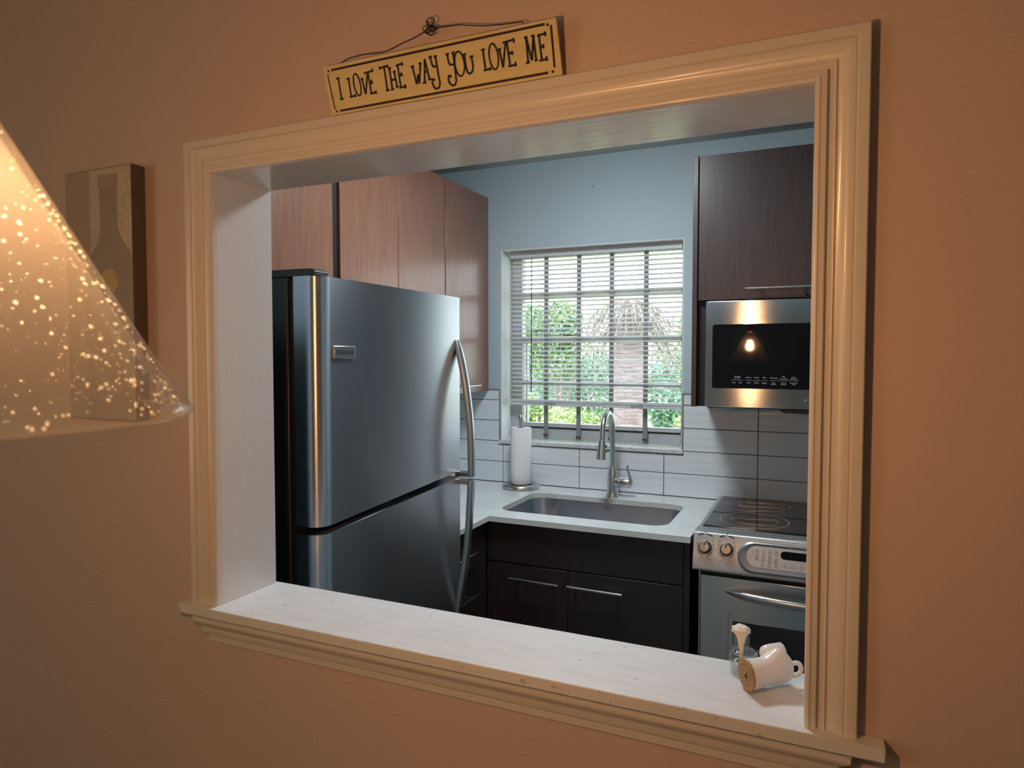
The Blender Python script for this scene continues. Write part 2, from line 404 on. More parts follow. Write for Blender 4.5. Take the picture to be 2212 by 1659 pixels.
# ------------------------------------------------------------------ backsplash tiles
mb = MB()
gy = D-.004
for (x0, x1, z0, z1) in [(XW+.001, XE-.001, ZC, 1.092), (XW+.001, WX0-.004, 1.092, 1.3435), (WX1+.004, XE-.001, 1.092, 1.3435)]: mb.box(x0, x1, gy, D-.0002, z0, z1, 1)
cols = [-1.234+.3735*k for k in range(-2, 7)]; g = .0016
rows = [.9155+.0957*k for k in range(5)] + [1.3435]
for i in range(len(cols)-1):
    for j in range(len(rows)-1):
        a0, a1, z0, z1 = max(cols[i]+g, XW+.002), min(cols[i+1]-g, XE-.002), rows[j]+g, rows[j+1]-g
        if a1-a0 < .01: continue
        zt = [(a0, a1, z0, z1)]
        if z1 > 1.09:
            zt = []
            if z0 < 1.08:
                zl, zr = (z1 if a0 < WX0-.02 else 1.0895), (z1 if a1 > WX1+.02 else 1.0895)
                pts = [(a0, z0), (a1, z0), (a1, zr)]
                if zr > 1.09: pts += [(WX1+.0075, zr), (WX1+.0075, 1.0895)]
                if zl > 1.09: pts += [(WX0-.0075, 1.0895), (WX0-.0075, zl)]
                pts.append((a0, zl))
                if a0 > WX1 or a1 < WX0: pts = [(a0, z0), (a1, z0), (a1, z1), (a0, z1)]
                mb.prism(pts, 'y', gy-.004, gy, 0); continue
            zt.append((a0, min(a1, WX0-.006), z0, z1)); zt.append((max(a0, WX1+.006), a1, z0, z1))
        for (p0, p1, q0, q1) in zt:
            if p1-p0 > .004 and q1-q0 > .004: mb.box(p0, p1, gy-.004, gy, q0, q1, 0)
# narrow metal strips closing the tile edge beside and above
for (x0, x1, z0, z1) in [(WX0-.006, WX0+.0005, 1.112, 1.349), (WX1-.0005, WX1+.006, 1.112, 1.349), (XW+.002, WX0-.006, 1.3425, 1.349), (WX1+.006, XE-.002, 1.3425, 1.349)]:
    mb.box(x0, x1, gy-.006, D-.0005, z0, z1, 2)
struct(mb.build('trim_5', [M['tile'], M['grout'], M['stripmetal']], bevel=.0006, seg=1), 'long white wavy glazed backsplash tiles with grey edging', 'backsplash')

# ------------------------------------------------------------------ window
w = thing('window_1', 'kitchen window with grey frame and flat iron bars', 'window', (-.83, 2.06, WZ0)); w['kind'] = 'structure'
mb = MB()
mb.box(WX0, WX0+.004, D+.001, D+.199, WZ0+.018, WZ1); mb.box(WX1-.004, WX1, D+.001, D+.199, WZ0+.018, WZ1); mb.box(WX0+.004, WX1-.004, D+.001, D+.199, WZ1-.004, WZ1)
mb.build('reveal_lining', M['reveal'], w)
FX0, FX1 = -1.243, -.418
mb = MB(); y0, y1 = 2.042, 2.085
mb.box(FX0, -1.188, y0, y1, 1.112, 1.985); mb.box(-.440, FX1, y0, y1, 1.112, 1.985)
mb.box(-1.188, -.440, y0, y1, 1.960, 1.985); mb.box(-1.188, -.440, y0+.002, y1, 1.112, 1.168)
mb.box(-1.172, -1.166, y0+.01, y1-.004, 1.168, 1.56)
mb.build('frame', M['winframe'], w, bevel=.002)
MB().box(-1.188, -.440, 2.0405, 2.045, 1.1625, 1.1665).build('sash_gap_line', M['dark'], w)  # thin black strip painting the shaded gap below the sash
for z0, z1 in ((1.769, 1.797), (1.562, 1.594), (1.366, 1.386), (1.170, 1.188)):
    mb = MB(); mb.box(-1.188, -.440, y0-.004, y1-.012, z0, z1); mb.box(-1.188, -.440, y0-.008, y0-.003, z0, z0+.006); mb.build('sash_rail', M['winframe'], w, bevel=.0015)
MB().box(-1.188, -.440, 2.066, 2.069, 1.180, 1.965).build('pane', M['pane'], w, smooth=False)
for xb_, zb in ((-1.0585, 1.134), (-.899, 1.130), (-.7455, 1.132), (-.591, 1.135)):
    b = MB().box(xb_-.0105, xb_+.0105, 2.024, 2.030, zb-.010, 1.978).build('window_bar', M['barpaint'], w, bevel=.0015)
    mb = MB()
    for dx in (-.007, .007): mb.lathe([(0, 0), (.0055, .0006), (.0055, .004), (.003, .0065), (0, .0068)], (xb_+dx, 2.0245, zb), (0, -1, 0), 10)
    mb.build('bolt', M['rust'], b)
# marble stool of the window
struct(MB().box(WX0-.006, WX1+.006, D-.016, D, 1.0945, 1.112).box(WX0+.001, WX1-.001, D, 2.042, 1.0945, 1.112).build('trim_6', M['marble'], bevel=.002), 'chipped grey marble sill under the kitchen window', 'sill')

# venetian blind
bl = thing('venetian_blind', 'white horizontal slat blind lowered over the kitchen window', 'blind', (-.82, 2.0, 1.28))
BX0, BX1 = -1.222, -.430
mb = MB(); mb.box(BX0, BX1, 1.984, 2.012, 1.961, 1.984); mb.box(BX0, BX1, 1.980, 1.984, 1.955, 1.985)
mb.build('headrail', M['rail'], bl, bevel=.0015)
mb = MB(); ns = 31
for k in range(ns):
    z = 1.3190+.0206*k; rr = []
    for x in (BX0+.003, BX1-.003):
        rr.append([(x, 1.984+.027*j/6, z+.0034*(1-((j-3)/3)**2)-.0019*(j-3)/3) for j in range(7)])
    top = rr; bot = [[(p[0], p[1], p[2]-.0011) for p in q] for q in rr]
    n = 7
    vs = top[0]+top[1]+bot[0]+bot[1]
    fs = [(i, i+1, n+i+1, n+i) for i in range(6)] + [(2*n+i, 3*n+i, 3*n+i+1, 2*n+i+1) for i in range(6)]
    fs += [(0, n, 3*n, 2*n), (6, 2*n+6, 3*n+6, n+6)]
    mb.add(vs, fs)
mb.build('slats', M['slat'], bl, ang=60)
mb = MB(); mb.box(BX0, BX1, 1.984, 2.012, 1.288, 1.3005); mb.box(BX0, BX1, 1.986, 2.012, 1.2855, 1.288); mb.box(BX0, BX1, 1.983, 2.012, 1.274, 1.2855)
mb.build('bottom_rail', M['rail'], bl, bevel=.002)
for xc in (-1.077, -.815, -.553):
    mb = MB()
    mb.tube([(xc, 1.9825, 1.300), (xc, 1.9825, 1.958)], .0009, 6); mb.tube([(xc+.006, 2.0135, 1.300), (xc+.006, 2.0135, 1.958)], .0009, 6)
    mb.tube([(xc, 1.981, 1.292), (xc-.006, 1.980, 1.286), (xc+.002, 1.9795, 1.283), (xc+.008, 1.980, 1.288), (xc, 1.981, 1.292)], .0010, 6)
    mb.build('ladder_cord', M['cord'], bl)
for x0 in (-1.050, -.645):
    mb = MB(); mb.box(x0, x0+.056, 1.9805, 1.9815, 1.276, 1.292); mb.box(x0, x0+.056, 1.972, 1.9815, 1.2745, 1.276)
    mb.build('clip', M['clearp'], bl)
mb = MB(); mb.tube([(-1.113, 1.978, 1.335), (-1.113, 1.978, 1.945)], .0028, 8); mb.tube([(-1.113, 1.978, 1.945), (-1.111, 1.981, 1.956), (-1.104, 1.983, 1.960)], .0012, 6)
mb.build('tilt_wand', M['wand'], bl)

# screw left in the wall above the window
mb = MB(); mb.lathe([(0, -.004), (.0022, -.004), (.0045, 0), (.0045, .0015), (.002, .0022), (.002, .009), (.0008, .0095), (0, .0095)], (-.802, D-.0095, 2.2345), (0, 1, 0), 12)
tag(mb.build('screw', M['chrome']), 'small screw left in the wall above the window', 'screw')

# ------------------------------------------------------------------ wall cabinets on the left
XU = -1.308
c = thing('wall_cabinet', 'red brown wall cabinet over the fridge, nearest the opening', 'cabinet', (-1.47, .5, 1.712))
MB().box(XW+.002, XU-.022, .16, .812, 1.712, 2.235).build('body', M['woodL'], c)
MB().box(XU-.020, XU, .165, .808, 1.714, 2.232).build('door', M['woodL'], c, bevel=.0012)
MB().box(XU-.24, XU-.010, .8125, .841, 1.714, 2.233).build('dark_gap_filler', M['dark'], c)  # black box stands in for the shade in the gap between the cabinets
c = thing('wall_cabinet', 'red brown wall cabinet with a pair of doors beside the fridge', 'cabinet', (-1.47, 1.18, 1.735))
MB().box(XW+.002, XU-.022, .842, 1.521, 1.735, 2.235).build('body', M['woodL'], c)
for y0, y1 in ((.845, 1.1765), (1.1795, 1.5195)):
    MB().box(XU-.020, XU, y0, y1, 1.737, 2.2325).build('door', M['woodL'], c, bevel=.0012)
c = thing('wall_cabinet', 'red brown corner wall cabinet against the window wall', 'cabinet', (-1.47, 1.73, 1.338))
MB().box(XW+.002, XU-.022, 1.524, D-.001, 1.338, 2.232).build('body', M['woodL'], c)
d_ = MB().box(XU-.020, XU, 1.5275, D-.010, 1.340, 2.2325).build('door', M['woodL'], c, bevel=.0012)
barhandle(d_, (XU+.022, 1.61, 1.3705), (XU+.022, 1.805, 1.3705), (-.023, 0, 0), .0045, .03)

# ------------------------------------------------------------------ refrigerator
fr = thing('refrigerator', 'stainless bottom-freezer refrigerator with curved bar handles', 'refrigerator', (-1.3, .6, 0))
FXF = -.914
MB().box(-1.625, -1.008, .272, .930, .03, 1.683).build('body', M['blackp'], fr, bevel=.004)
MB().box(-1.008, -.990, .280, .925, .08, 1.675).build('gasket', M['dark'], fr)
def doorplan(x1, y0, y1, xb, r):
    pts = [(xb, y1), (x1-.012, y1)]
    for k in range(5): a = PI/2-PI/2*k/4; pts.append((x1-.012+.012*cos(a), y1-.012+.012*sin(a)))
    for k in range(13): a = -PI/2*k/12; pts.append((x1-r+r*cos(a), y0+r+r*sin(a)))
    pts += [(xb, y0)]
    return pts
plan = doorplan(FXF, .266, .930, -.986, .042)
sl = .030/.60
seam_u = lambda p: 1.112+max(0, p[1]-.28)*sl
seam_l = lambda p: 1.094+max(0, p[1]-.28)*sl*.95
d_ = MB().prism(plan, 'z', seam_u, 1.683).build('door', M['fridge'], fr, ang=25)
# the wrapped edge shows brighter brushed metal
mb = MB()
mb.box(FXF, FXF+.004, .314, .393, 1.496, 1.526)
bd = mb.build('badge', M['nickel'], d_, bevel=.0015)
mb = MB(); mb.text('FRIGIDAIRE', .0155, (FXF+.0043, .3535, 1.5055), (0, 1, 0), (0, 0, 1), sx=.80)
mb.build('badge_lettering', M['ink'], bd, smooth=False)
def fhandle(parent, pts, brk):
    path = [Vector((x, .905, z)) for x, z in pts]
    mb = MB()
    rings = []
    for i, p in enumerate(path):
        t_ = (path[min(i+1, len(path)-1)]-path[max(i-1, 0)]).normalized(); nrm = Vector((t_.z, 0, -t_.x))
        if nrm.x < 0: nrm = -nrm
        hw, hd = (.0155, .0092)
        if i == 0: hw, hd = .009, .005
        ring = []
        for k in range(12):
            a = 2*PI*k/12; ca, sa = cos(a), sin(a)
            ring.append(p + nrm*hd*(abs(ca)**.7)*(1 if ca > 0 else -1) + Vector((0, 1, 0))*hw*(abs(sa)**.7)*(1 if sa > 0 else -1))
        rings.append(ring)
    mb.loft(rings)
    zb0, zb1 = brk
    mb.box(FXF-.002, pts[-1][0], .891, .919, zb0, zb1)
    return mb.build('handle', M['nickel'], parent, ang=45, bevel=.001)
fhandle(d_, [(-.915, 1.552), (-.905, 1.512), (-.895, 1.470), (-.886, 1.425), (-.879, 1.377), (-.873, 1.330), (-.869, 1.285), (-.866, 1.22), (-.865, 1.160), (-.865, 1.132)], (1.132, 1.146))
d2 = MB().prism(plan, 'z', .10, seam_l).build('freezer_drawer', M['fridge'], fr, ang=25)
fhandle(d2, [(-.915, .700), (-.909, .742), (-.899, .795), (-.889, .850), (-.880, .915), (-.874, .985), (-.870, 1.05), (-.867, 1.10), (-.867, 1.121)], (1.108, 1.121))
mb = MB(); mb.prism([(-1.22, 1.6845), (-.944, 1.6845), (-.936, 1.688), (-.934, 1.693), (-.938, 1.698), (-.946, 1.701), (-1.22, 1.703)], 'y', .278, .325)
mb.build('hinge_cover', M['blackp'], fr, bevel=.001)
MB().box(-1.60, -.965, .29, .91, .03, .098).build('kick_grille', M['blackp'], fr)
for x_, y_ in ((-1.58, .31), (-1.58, .89), (-1.02, .31), (-1.02, .89)): MB().lathe([(0, 0), (.018, 0), (.018, .03), (0, .03)], (x_, y_, 0), n=12).build('foot', M['blackp'], fr)

# ------------------------------------------------------------------ base cabinets
XB = -1.017
c = thing('base_cabinet', 'dark base cabinet with drawers and bar pulls beside the fridge', 'cabinet', (-1.33, 1.12, 0))
MB().box(XW+.002, XB-.022, .948, 1.311, .10, .893).box(XW+.002, XB-.08, .948, 1.311, 0, .10).build('body', M['woodB'], c)
for z0, z1 in ((.732, .888), (.575, .728), (.110, .571)):
    d_ = MB().box(XB-.020, XB, .951, 1.276, z0, z1).build('drawer', M['woodB'], c, bevel=.001)
    zh = {.732: .802, .575: .650, .110: .50}[z0]
    barhandle(d_, (XB+.024, .99, zh), (XB+.024, 1.205, zh), (-.025, 0, 0), .0042, .045)
MB().box(XB-.020, XB, 1.278, 1.311, .10, .893).build('corner_filler', M['woodB'], c)
c = thing('sink_cabinet', 'dark sink cabinet with two doors and horizontal bar pulls', 'cabinet', (-.66, 1.6, 0))
MB().box(XW+.002, -.292, YF+.022, D-.012, .10, .70).box(XW+.002, -.292, YF+.022, YF+.06, .70, .893).box(-1.40, -.292, YF+.08, D-.012, 0, .10).build('body', M['woodB'], c)
MB().box(-1.014, -.294, YF, YF+.021, .745, .889).build('false_front', M['woodB'], c, bevel=.001)
MB().box(-1.014, -1.000, YF+.003, YF+.021, .105, .742).build('corner_stile', M['woodB'], c)
MB().box(-.2915, -.272, YF-.001, D-.012, .0, .889).build('end_panel', M['woodB'], c, bevel=.001)
for x0, x1, h0, h1 in ((-.998, -.6975, -.913, -.722), (-.6935, -.294, -.690, -.492)):
    d_ = MB().box(x0, x1, YF+.001-(.003 if x0 > -.9 else 0), YF+.021, .108, .7405 if x0 > -.9 else .7385).build('door', M['woodB'], c, bevel=.001)
    barhandle(d_, (h0, YF-.027, .694), (h1, YF-.027, .692), (0, .028, 0), .0048, .026)

# ------------------------------------------------------------------ countertop with sink cut-out
HX0, HX1, HY0, HY1, HR = -1.012, -.367, 1.398, 1.770, .060
hole = rrect(HX0, HX1, HY0, HY1, HR, 8)
X0, X1, Y0, Y1 = XW+.001, -.268, YC, D-.009
def ctop(z):
    return [(p[0], p[1], z) for p in hole] + [(X1, Y1, z), (X0, Y1, z), (X0, Y0, z), (X1, Y0, z)]
mb = MB(); n = len(hole); q = n//4
for z in (ZC, ZC-.020):
    fs = []
    for ci in range(4):
        for k in range(q-1): fs.append((ci*q+k, ci*q+k+1, n+ci))
        fs.append((ci*q+q-1, ((ci+1)*q) % n, n+(ci+1) % 4, n+ci))
    mb.add(ctop(z), fs)
a = ctop(ZC); b = ctop(ZC-.020)
mb.add(a[:n]+b[:n], [(i, (i+1) % n, n+(i+1) % n, n+i) for i in range(n)])
mb.add(a[n:]+b[n:], [(i, (i+1) % 4, 4+(i+1) % 4, 4+i) for i in range(4)])
tag(mb.build('countertop', M['quartz'], ang=30), 'white quartz countertop with the sink cut-out under the window', 'countertop')
tag(MB().box(XW+.001, -.9965, .938, YC-.0012, ZC-.020, ZC).build('countertop', M['quartz'], bevel=.0012), 'short white quartz countertop piece between fridge and window corner', 'countertop')

sk = thing('kitchen_sink', 'undermounted steel sink bowl under the faucet', 'sink', (-.69, 1.58, .70))
def ring(off, z, r): return [(p[0], p[1], z) for p in rrect(HX0+off, HX1-off, HY0+off, HY1-off, r, 8)]
mb = MB()
mb.loft([ring(-.018, .8935, .07), ring(-.004, .8935, .062), ring(-.003, .886, .062), ring(.002, .74, .060), ring(.010, .722, .055), ring(.030, .712, .045), ring(.16, .707, .015)], cap=False)
inner = ring(.16, .707, .015)
mb.add(inner, [tuple(range(len(inner)))])
mb.build('bowl', M['sinksteel'], sk, ang=50, solid=.0012)
mb = MB(); mb.lathe([(.045, .0), (.045, .002), (.036, .003), (.030, -.004), (0, -.006)], (-.69, 1.60, .7085), n=24); mb.build('drain', M['chrome'], sk)
mb = MB()
P = []
for k in range(13):
    t_ = k/12; P.append((-.6875+.017*(t_-.5)*2*1.0, HY1-.0055, .874+.006*sin((t_-.5)*2*PI)*-1))
mb.tube(P, [.0006+.0018*sin(PI*k/12) for k in range(13)], 6)
P2 = [(-.676-.02*k/8, HY1-.0055, .880-.004*sin(PI*k/8)+.001*k/8) for k in range(9)]
mb.tube(P2, [.0004+.0011*sin(PI*k/8) for k in range(9)], 6)
P3 = [(-.700+.02*k/8, HY1-.0055, .868+.004*sin(PI*k/8)) for k in range(9)]
mb.tube(P3, [.0004+.0011*sin(PI*k/8) for k in range(9)], 6)
mb.build('maker_mark', M['bezel'], sk)

# faucet
fx, fy = -.679, 1.822
fa = thing('faucet', 'brushed nickel pull-down gooseneck faucet behind the sink', 'faucet', (fx, fy, ZC))
mb = MB(); mb.lathe([(0, 0), (.0275, 0), (.0275, .004), (.0235, .012), (.0225, .03), (.0225, .075), (.0205, .095), (.0165, .118), (.0120, .130), (0, .130)], (fx, fy, ZC), n=28)
mb.build('base_column', M['nickel'], fa)
P = [(fx, fy-.002, ZC+.125), (fx, fy-.004, 1.10), (fx, fy-.006, 1.19)]
R_ = .070; cz = 1.197; cy = fy-.006-R_
for k in range(1, 15):
    a = PI*k/15*.96; P.append((fx, cy+R_*cos(a), cz+R_*1.05*sin(a)))
P += [(fx, cy-R_-.001, 1.19), (fx, cy-R_-.006, 1.172)]
mb = MB(); mb.tube(P, .0112, 16, up=(1, 0, 0)); mb.build('spout', M['nickel'], fa)
e = Vector(P[-1]); ax = Vector((0, -.20, -.98)).normalized()
mb = MB(); mb.lathe([(0, 0), (.0098, 0), (.0098, .004), (.0125, .006), (.0135, .012), (.0175, .055), (.0195, .078), (.0190, .082), (.014, .083), (0, .083)], e, ax, n=24)
sh = mb.build('spray_head', M['nickel'], fa)
mb = MB()
for h in (.028, .050): mb.ball(e+ax*h+Vector((.0165+.00*h, .004, 0)), .0045, 10, sc=(.8, 1, 1.3))
mb.build('button', M['blackp'], sh)
mb = MB(); mb.lathe([(0, 0), (.0175, 0), (.0212, .012), (.0218, .030), (.0213, .032), (.0218, .034), (.0213, .055), (.0180, .068), (.011, .074), (0, .075)], (fx+.008, fy, 0.975), (1, -.10, .05), n=24)
mb.build('valve_body', M['nickel'], fa)
hx = fx+.078
mb = MB()
mb.tube([(hx-.012, fy-.008, .957), (hx-.002, fy-.008, .962), (hx+.003, fy-.008, .974), (hx+.001, fy-.008, .990), (hx-.004, fy-.008, 1.008), (hx-.010, fy-.008, 1.028), (hx-.013, fy-.008, 1.045), (hx-.012, fy-.008, 1.053)],
        [.003, .006, .0078, .0072, .0055, .0046, .0062, .003], 12, flat=1.5)
mb.build('lever', M['nickel'], fa)

# paper towel holder and roll
tx, ty = -1.105, 1.838
th = thing('paper_towel_holder', 'round nickel paper towel stand left of the sink', 'holder', (tx, ty, ZC))
mb = MB(); mb.lathe([(0, 0), (.080, 0), (.083, .003), (.083, .012), (.079, .018), (.074, .020), (.070, .0185), (0, .0185)], (tx, ty, ZC), n=48); mb.build('base', M['nickel'], th)
mb = MB(); mb.lathe([(.0055, .018), (.0055, .285), (0, .285)], (tx, ty, ZC), n=14); mb.build('rod', M['nickel'], th)
mb = MB(); mb.lathe([(0, 0), (.0088, 0), (.0082, .016), (.0118, .028), (.0128, .039), (.0095, .046), (0, .047)], (tx, ty, ZC+.278), n=20); mb.build('finial', M['nickel'], th)
rl = thing('paper_towel_roll', 'white paper towel roll on the nickel stand', 'paper towel', (tx, ty, ZC+.0205))
mb = MB(); mb.lathe([(.0185, 0), (.0455, 0), (.0468, .003), (.0468, .247), (.0455, .250), (.0185, .250)], (tx, ty, ZC+.0205), n=48)
mb.loft([[(tx+(.0468+.0006*j)*cos(PI*1.02+.02*j), ty+(.0468+.0006*j)*sin(PI*1.02+.02*j), ZC+.022+z) for j in range(5)] for z in (0, .246)], cap=False, close=False)
mb.build('paper', M['paper'], rl)
mb = MB(); mb.lathe([(.0165, 0), (.0183, 0), (.0183, .2495), (.0165, .2495), (.0165, 0)], (tx, ty, ZC+.0205), n=28); mb.build('core', principled('cardboard', (.25, .18, .12), .9), rl)

# ------------------------------------------------------------------ range
RX0, RX1 = -.2580, .500
rg = thing('range_stove', 'stainless electric range with black glass cooktop', 'range', (.12, 1.6, 0))
MB().box(RX0+.012, RX1, 1.325, D-.016, .04, .915).build('body', M['steelv'], rg, bevel=.002)
mb = MB(); mb.box(RX0, RX1+.002, 1.372, D-.010, .9155, .9345); mb.build('cooktop_frame', M['steelv'], rg, bevel=.003)
MB().box(RX0+.016, RX1-.012, 1.386, D-.030, .9347, .9380).build('cooktop_glass', M['glassblk'], rg, bevel=.001)
ringm = principled('burner_ring_print', (.34, .34, .36), .3)
for (bx, by, rads) in ((-.091, 1.514, (.113, .111, .0735)), (-.075, 1.775, (.090, .088)), (.030, 1.830, (.098,)), (.19+.11, 1.52, (.09,))):
    mb = MB()
    for r_ in rads: mb.disc((bx, by, .9380), r_+.0009, (0, 0, 1), .0003, 64, r2=r_-.0006, up=(1, 0, 0))
    mb.build('burner_ring', ringm, rg, smooth=False)
# control panel: rounded steel fascia
YP = 1.282
pp = [(1.372, .9345), (1.330, .9360), (1.318, .9350), (1.3085, .9320), (1.3045, .9255), (YP-.006, .825), (YP-.005, .8175), (YP+.001, .813), (1.372, .813)]
cp = MB().prism(pp, 'x', RX0-.001, RX1).build('control_panel', M['panelsteel'], rg, bevel=.002, ang=30)
# plane of the fascia
fo = Vector((0, 1.3045, .9255)); fv = (Vector((0, YP-.006, .825))-fo); fl = fv.length; fdn = fv.normalized(); fup = -fdn
fn = Vector((1, 0, 0)).cross(fup); fn = fn if fn.y < 0 else -fn
def FP(x, z, lift=0.0):
    t_ = (fo.z-z)/(-fdn.z); p = fo+fdn*t_; return Vector((x, p.y, p.z))+fn*lift
def frr(x0, x1, z0, z1, r, n=12): return rrect(x0, x1, z0, z1, r, n)
def fplate(pts, l0, l1): return [[FP(p[0], p[1], l0) for p in pts], [FP(p[0], p[1], l1) for p in pts]]
outer = frr(-.121, RX1-.02, .8255, .9195, .047); mid = frr(-.094, RX1-.05, .844, .9085, .0322)
mb = MB(); mb.loft([[FP(p[0], p[1], .0) for p in outer], [FP(p[0], p[1], .006) for p in frr(-.119, RX1-.022, .8275, .9175, .045)], [FP(p[0], p[1], .0085) for p in frr(-.112, RX1-.03, .832, .914, .041)], [FP(p[0], p[1], .0045) for p in mid]])
mb.build('bezel', M['bezel'], cp, ang=30)
mb = MB(); mb.loft([[FP(p[0], p[1], .002) for p in mid], [FP(p[0], p[1], .0058) for p in frr(-.0925, RX1-.0515, .8455, .907, .0307)]]); mb.build('button_panel', M['greyp'], cp, ang=30)
mb = MB(); mb.loft(fplate(frr(.006, .19, .8765, .9000, .0117), .004, .0066)); mb.build('display', M['mwglass'], cp, ang=30)
fr_ = (1, 0, 0)
labels = MB()
btn = []
for r_, (zc, xs, ls) in enumerate([(.889, [-.062, -.043, -.024, -.006], ['Bake', 'Broil', 'Conv\nBake', 'Conv\nRoast']), (.8715, [-.062, -.044, -.025, -.006], ['Keep\nWarm', 'Slow\nCook', 'Dough\nProof', 'Clean']), (.8545, [-.045, -.026, -.0065], ['Conv', 'Cook\nTime', 'Delay\nStart'])]):
    for x_, l_ in zip(xs, ls):
        btn.append((x_, zc)); labels.text(l_, .0042, FP(x_, zc+.0082 if '\n' in l_ else zc+.0062, .0063), fr_, fup)
for x_ in (.021, .040): btn.append((x_, .8565))
btn.append((.066, .8565))
for x_, l_ in ((.021, '1'), (.040, '2'), (.066, 'Off')): labels.text(l_, .0042, FP(x_, .8628, .0063), fr_, fup)
labels.text('Oven Lights', .0036, FP(.028, .8672, .0063), fr_, fup)
labels.text('Preset', .0038, FP(-.081, .8735, .0063), fr_, fup)
labels.text('Convection', .0036, FP(-.028, .8482, .0063), fr_, fup)
for k in range(4): labels.text('Timer', .0030, FP(-.0745, .8945-.004*k, .0063), fr_, fup)
for x_ in (.0075, .0535):
    for k in range(3): labels.text('Set', .0030, FP(x_, .860-.0045*k, .0063), fr_, fup)
mb = MB(); mb2 = MB()
for x_, zc in btn: mb2.disc(FP(x_, zc), .0046, fn, .0063, 18, r2=.0037)
def fline(pts, w_=.0003, lift=.0062): labels.strip([FP(x_, z_, lift) for x_, z_ in pts], w_, fn)
fline([(-.0705, .8735), (-.068, .869), (-.064, .866), (-.004, .866), (.0005, .869), (.001, .873)])
fline([(-.052, .853), (-.050, .8495), (-.046, .848)]); fline([(-.006, .848), (-.001, .850), (.0005, .854)])
labels.build('panel_lettering', M['ink'], cp, smooth=False)
mb2.build('button_rings', M['ink'], cp, smooth=False)
# knobs with their printed dials
for kx in (-.2215, -.1545):
    kz = .8875
    dial = MB()
    def arc(a0, a1, r_, w_, n_=10):
        dial.strip([FP(kx+r_*sin(math.radians(a0+(a1-a0)*k/n_)), kz+r_*cos(math.radians(a0+(a1-a0)*k/n_)), .0004) for k in range(n_+1)], w_, fn)
    arc(118, 160, .0255, .0012); arc(-118, -160, .0255, .0012); arc(60, 118, .0255, .0005); arc(-60, -118, .0255, .0005)
    for s_ in (-1, 1):
        arc(s_*6, s_*34, .041, .0018)
        dial.strip([FP(kx+s_*.0085, kz-.024, .0004), FP(kx+s_*.0095, kz-.034, .0004), FP(kx+s_*.024, kz-.037, .0004)], .0004, fn)
        for a_ in (14, 30, 46): dial.text({14: 'Med', 30: 'Lo', 46: 'Sim'}[a_], .0038, FP(kx+s_*.035*sin(math.radians(a_)), kz+.035*cos(math.radians(a_))-.001, .0004), fr_, fup)
        for a_ in (12, 24, 36):
            c0, s0 = cos(math.radians(a_)), s_*sin(math.radians(a_)); dial.strip([FP(kx+.0285*s0, kz+.0285*c0, .0004), FP(kx+.0305*s0, kz+.0305*c0, .0004)], .0005, fn)
        dial.strip([FP(kx+s_*.018, kz+.021, .0004), FP(kx+s_*.0215, kz+.024, .0004), FP(kx+s_*.0285, kz+.008, .0004), FP(kx+s_*.024, kz+.008, .0004)], .0004, fn)
    dial.text('Off', .004, FP(kx+.031, kz-.006, .0004), fr_, fup); dial.text('Off', .004, FP(kx-.031, kz-.006, .0004), fr_, fup)
    dial.disc(FP(kx+.0, kz+.046), .0022, fn, .0004, 12); dial.strip([FP(kx, kz+.026, .0004), FP(kx, kz+.031, .0004)], .0006, fn)
    dial.disc(FP(kx+(-.022 if kx < -.2 else .013), kz+.049), .0012, fn, .0004, 8)
    dial.build('dial_print', M['ink'], cp, smooth=False)
    mb = MB(); mb.lathe([(0, 0), (.0212, 0), (.0218, .002), (.0208, .006), (.0165, .019), (.0152, .021), (0, .0215)], FP(kx, kz), fn, n=32)
    kb = mb.build('knob', principled('knob_grey', (.20, .20, .20), .35, .8), cp)
    mb = MB(); mb.lathe([(0, 0), (.0143, 0), (.0138, .0012), (0, .0015)], FP(kx, kz, .0213), fn, n=32); mb.build('knob_face', principled('knob_face', (.34, .34, .34), .35, .7), kb)
    mb = MB(); mb.strip([FP(kx+.001, kz+.0135, .0232), FP(kx+.001, kz+.004, .0232)], .0018, fn); mb.build('knob_pointer', M['ink'], kb, smooth=False)
# oven door
MB().box(RX0+.022, RX1-.005, 1.301, 1.324, .10, .812).build('door_frame', M['dark'], rg)
od = MB().box(RX0+.024, RX1-.012, 1.285, 1.3005, .20, .800).build('oven_door', M['steel'], rg, bevel=.003)
WXa, WZb = -.132, .664
MB().box(WXa, RX1-.12, 1.2835, 1.2848, .34, WZb).build('oven_window', M['ovenglass'], od, bevel=.0006)
mb = MB(); mb.strip([(WXa-.014, 1.2846, .50), (WXa-.014, 1.2846, .684), (WXa-.013, 1.2846, .689), (WXa-.010, 1.2846, .6905), (WXa-.006, 1.2846, .688), (WXa-.001, 1.2846, .668)], .0012, (0, -1, 0)); mb.build('emboss_line', M['steelv'], od, smooth=False)
P, Rr = [], []
for k in range(21):
    t_ = k/20; x_ = -.152+t_*.545; bow = sin(PI*min(max(t_, .0), 1))**.55
    P.append((x_, 1.284-.052*bow, .7565)); Rr.append(.0135*(.35+.65*min(1, sin(PI*t_)*3)))
mb = MB(); mb.tube(P, Rr, 14, flat=.8); mb.build('handle', M['steelv'], od)
MB().box(RX0+.024, RX1-.012, 1.290, 1.3005, .06, .195).build('storage_drawer', M['steel'], rg, bevel=.003)
for x_ in (RX0+.05, RX1-.05):
    for y_ in (1.38, 1.85): MB().lathe([(0, 0), (.015, 0), (.015, .04), (0, .04)], (x_, y_, 0), n=10).build('foot', M['blackp'], rg)

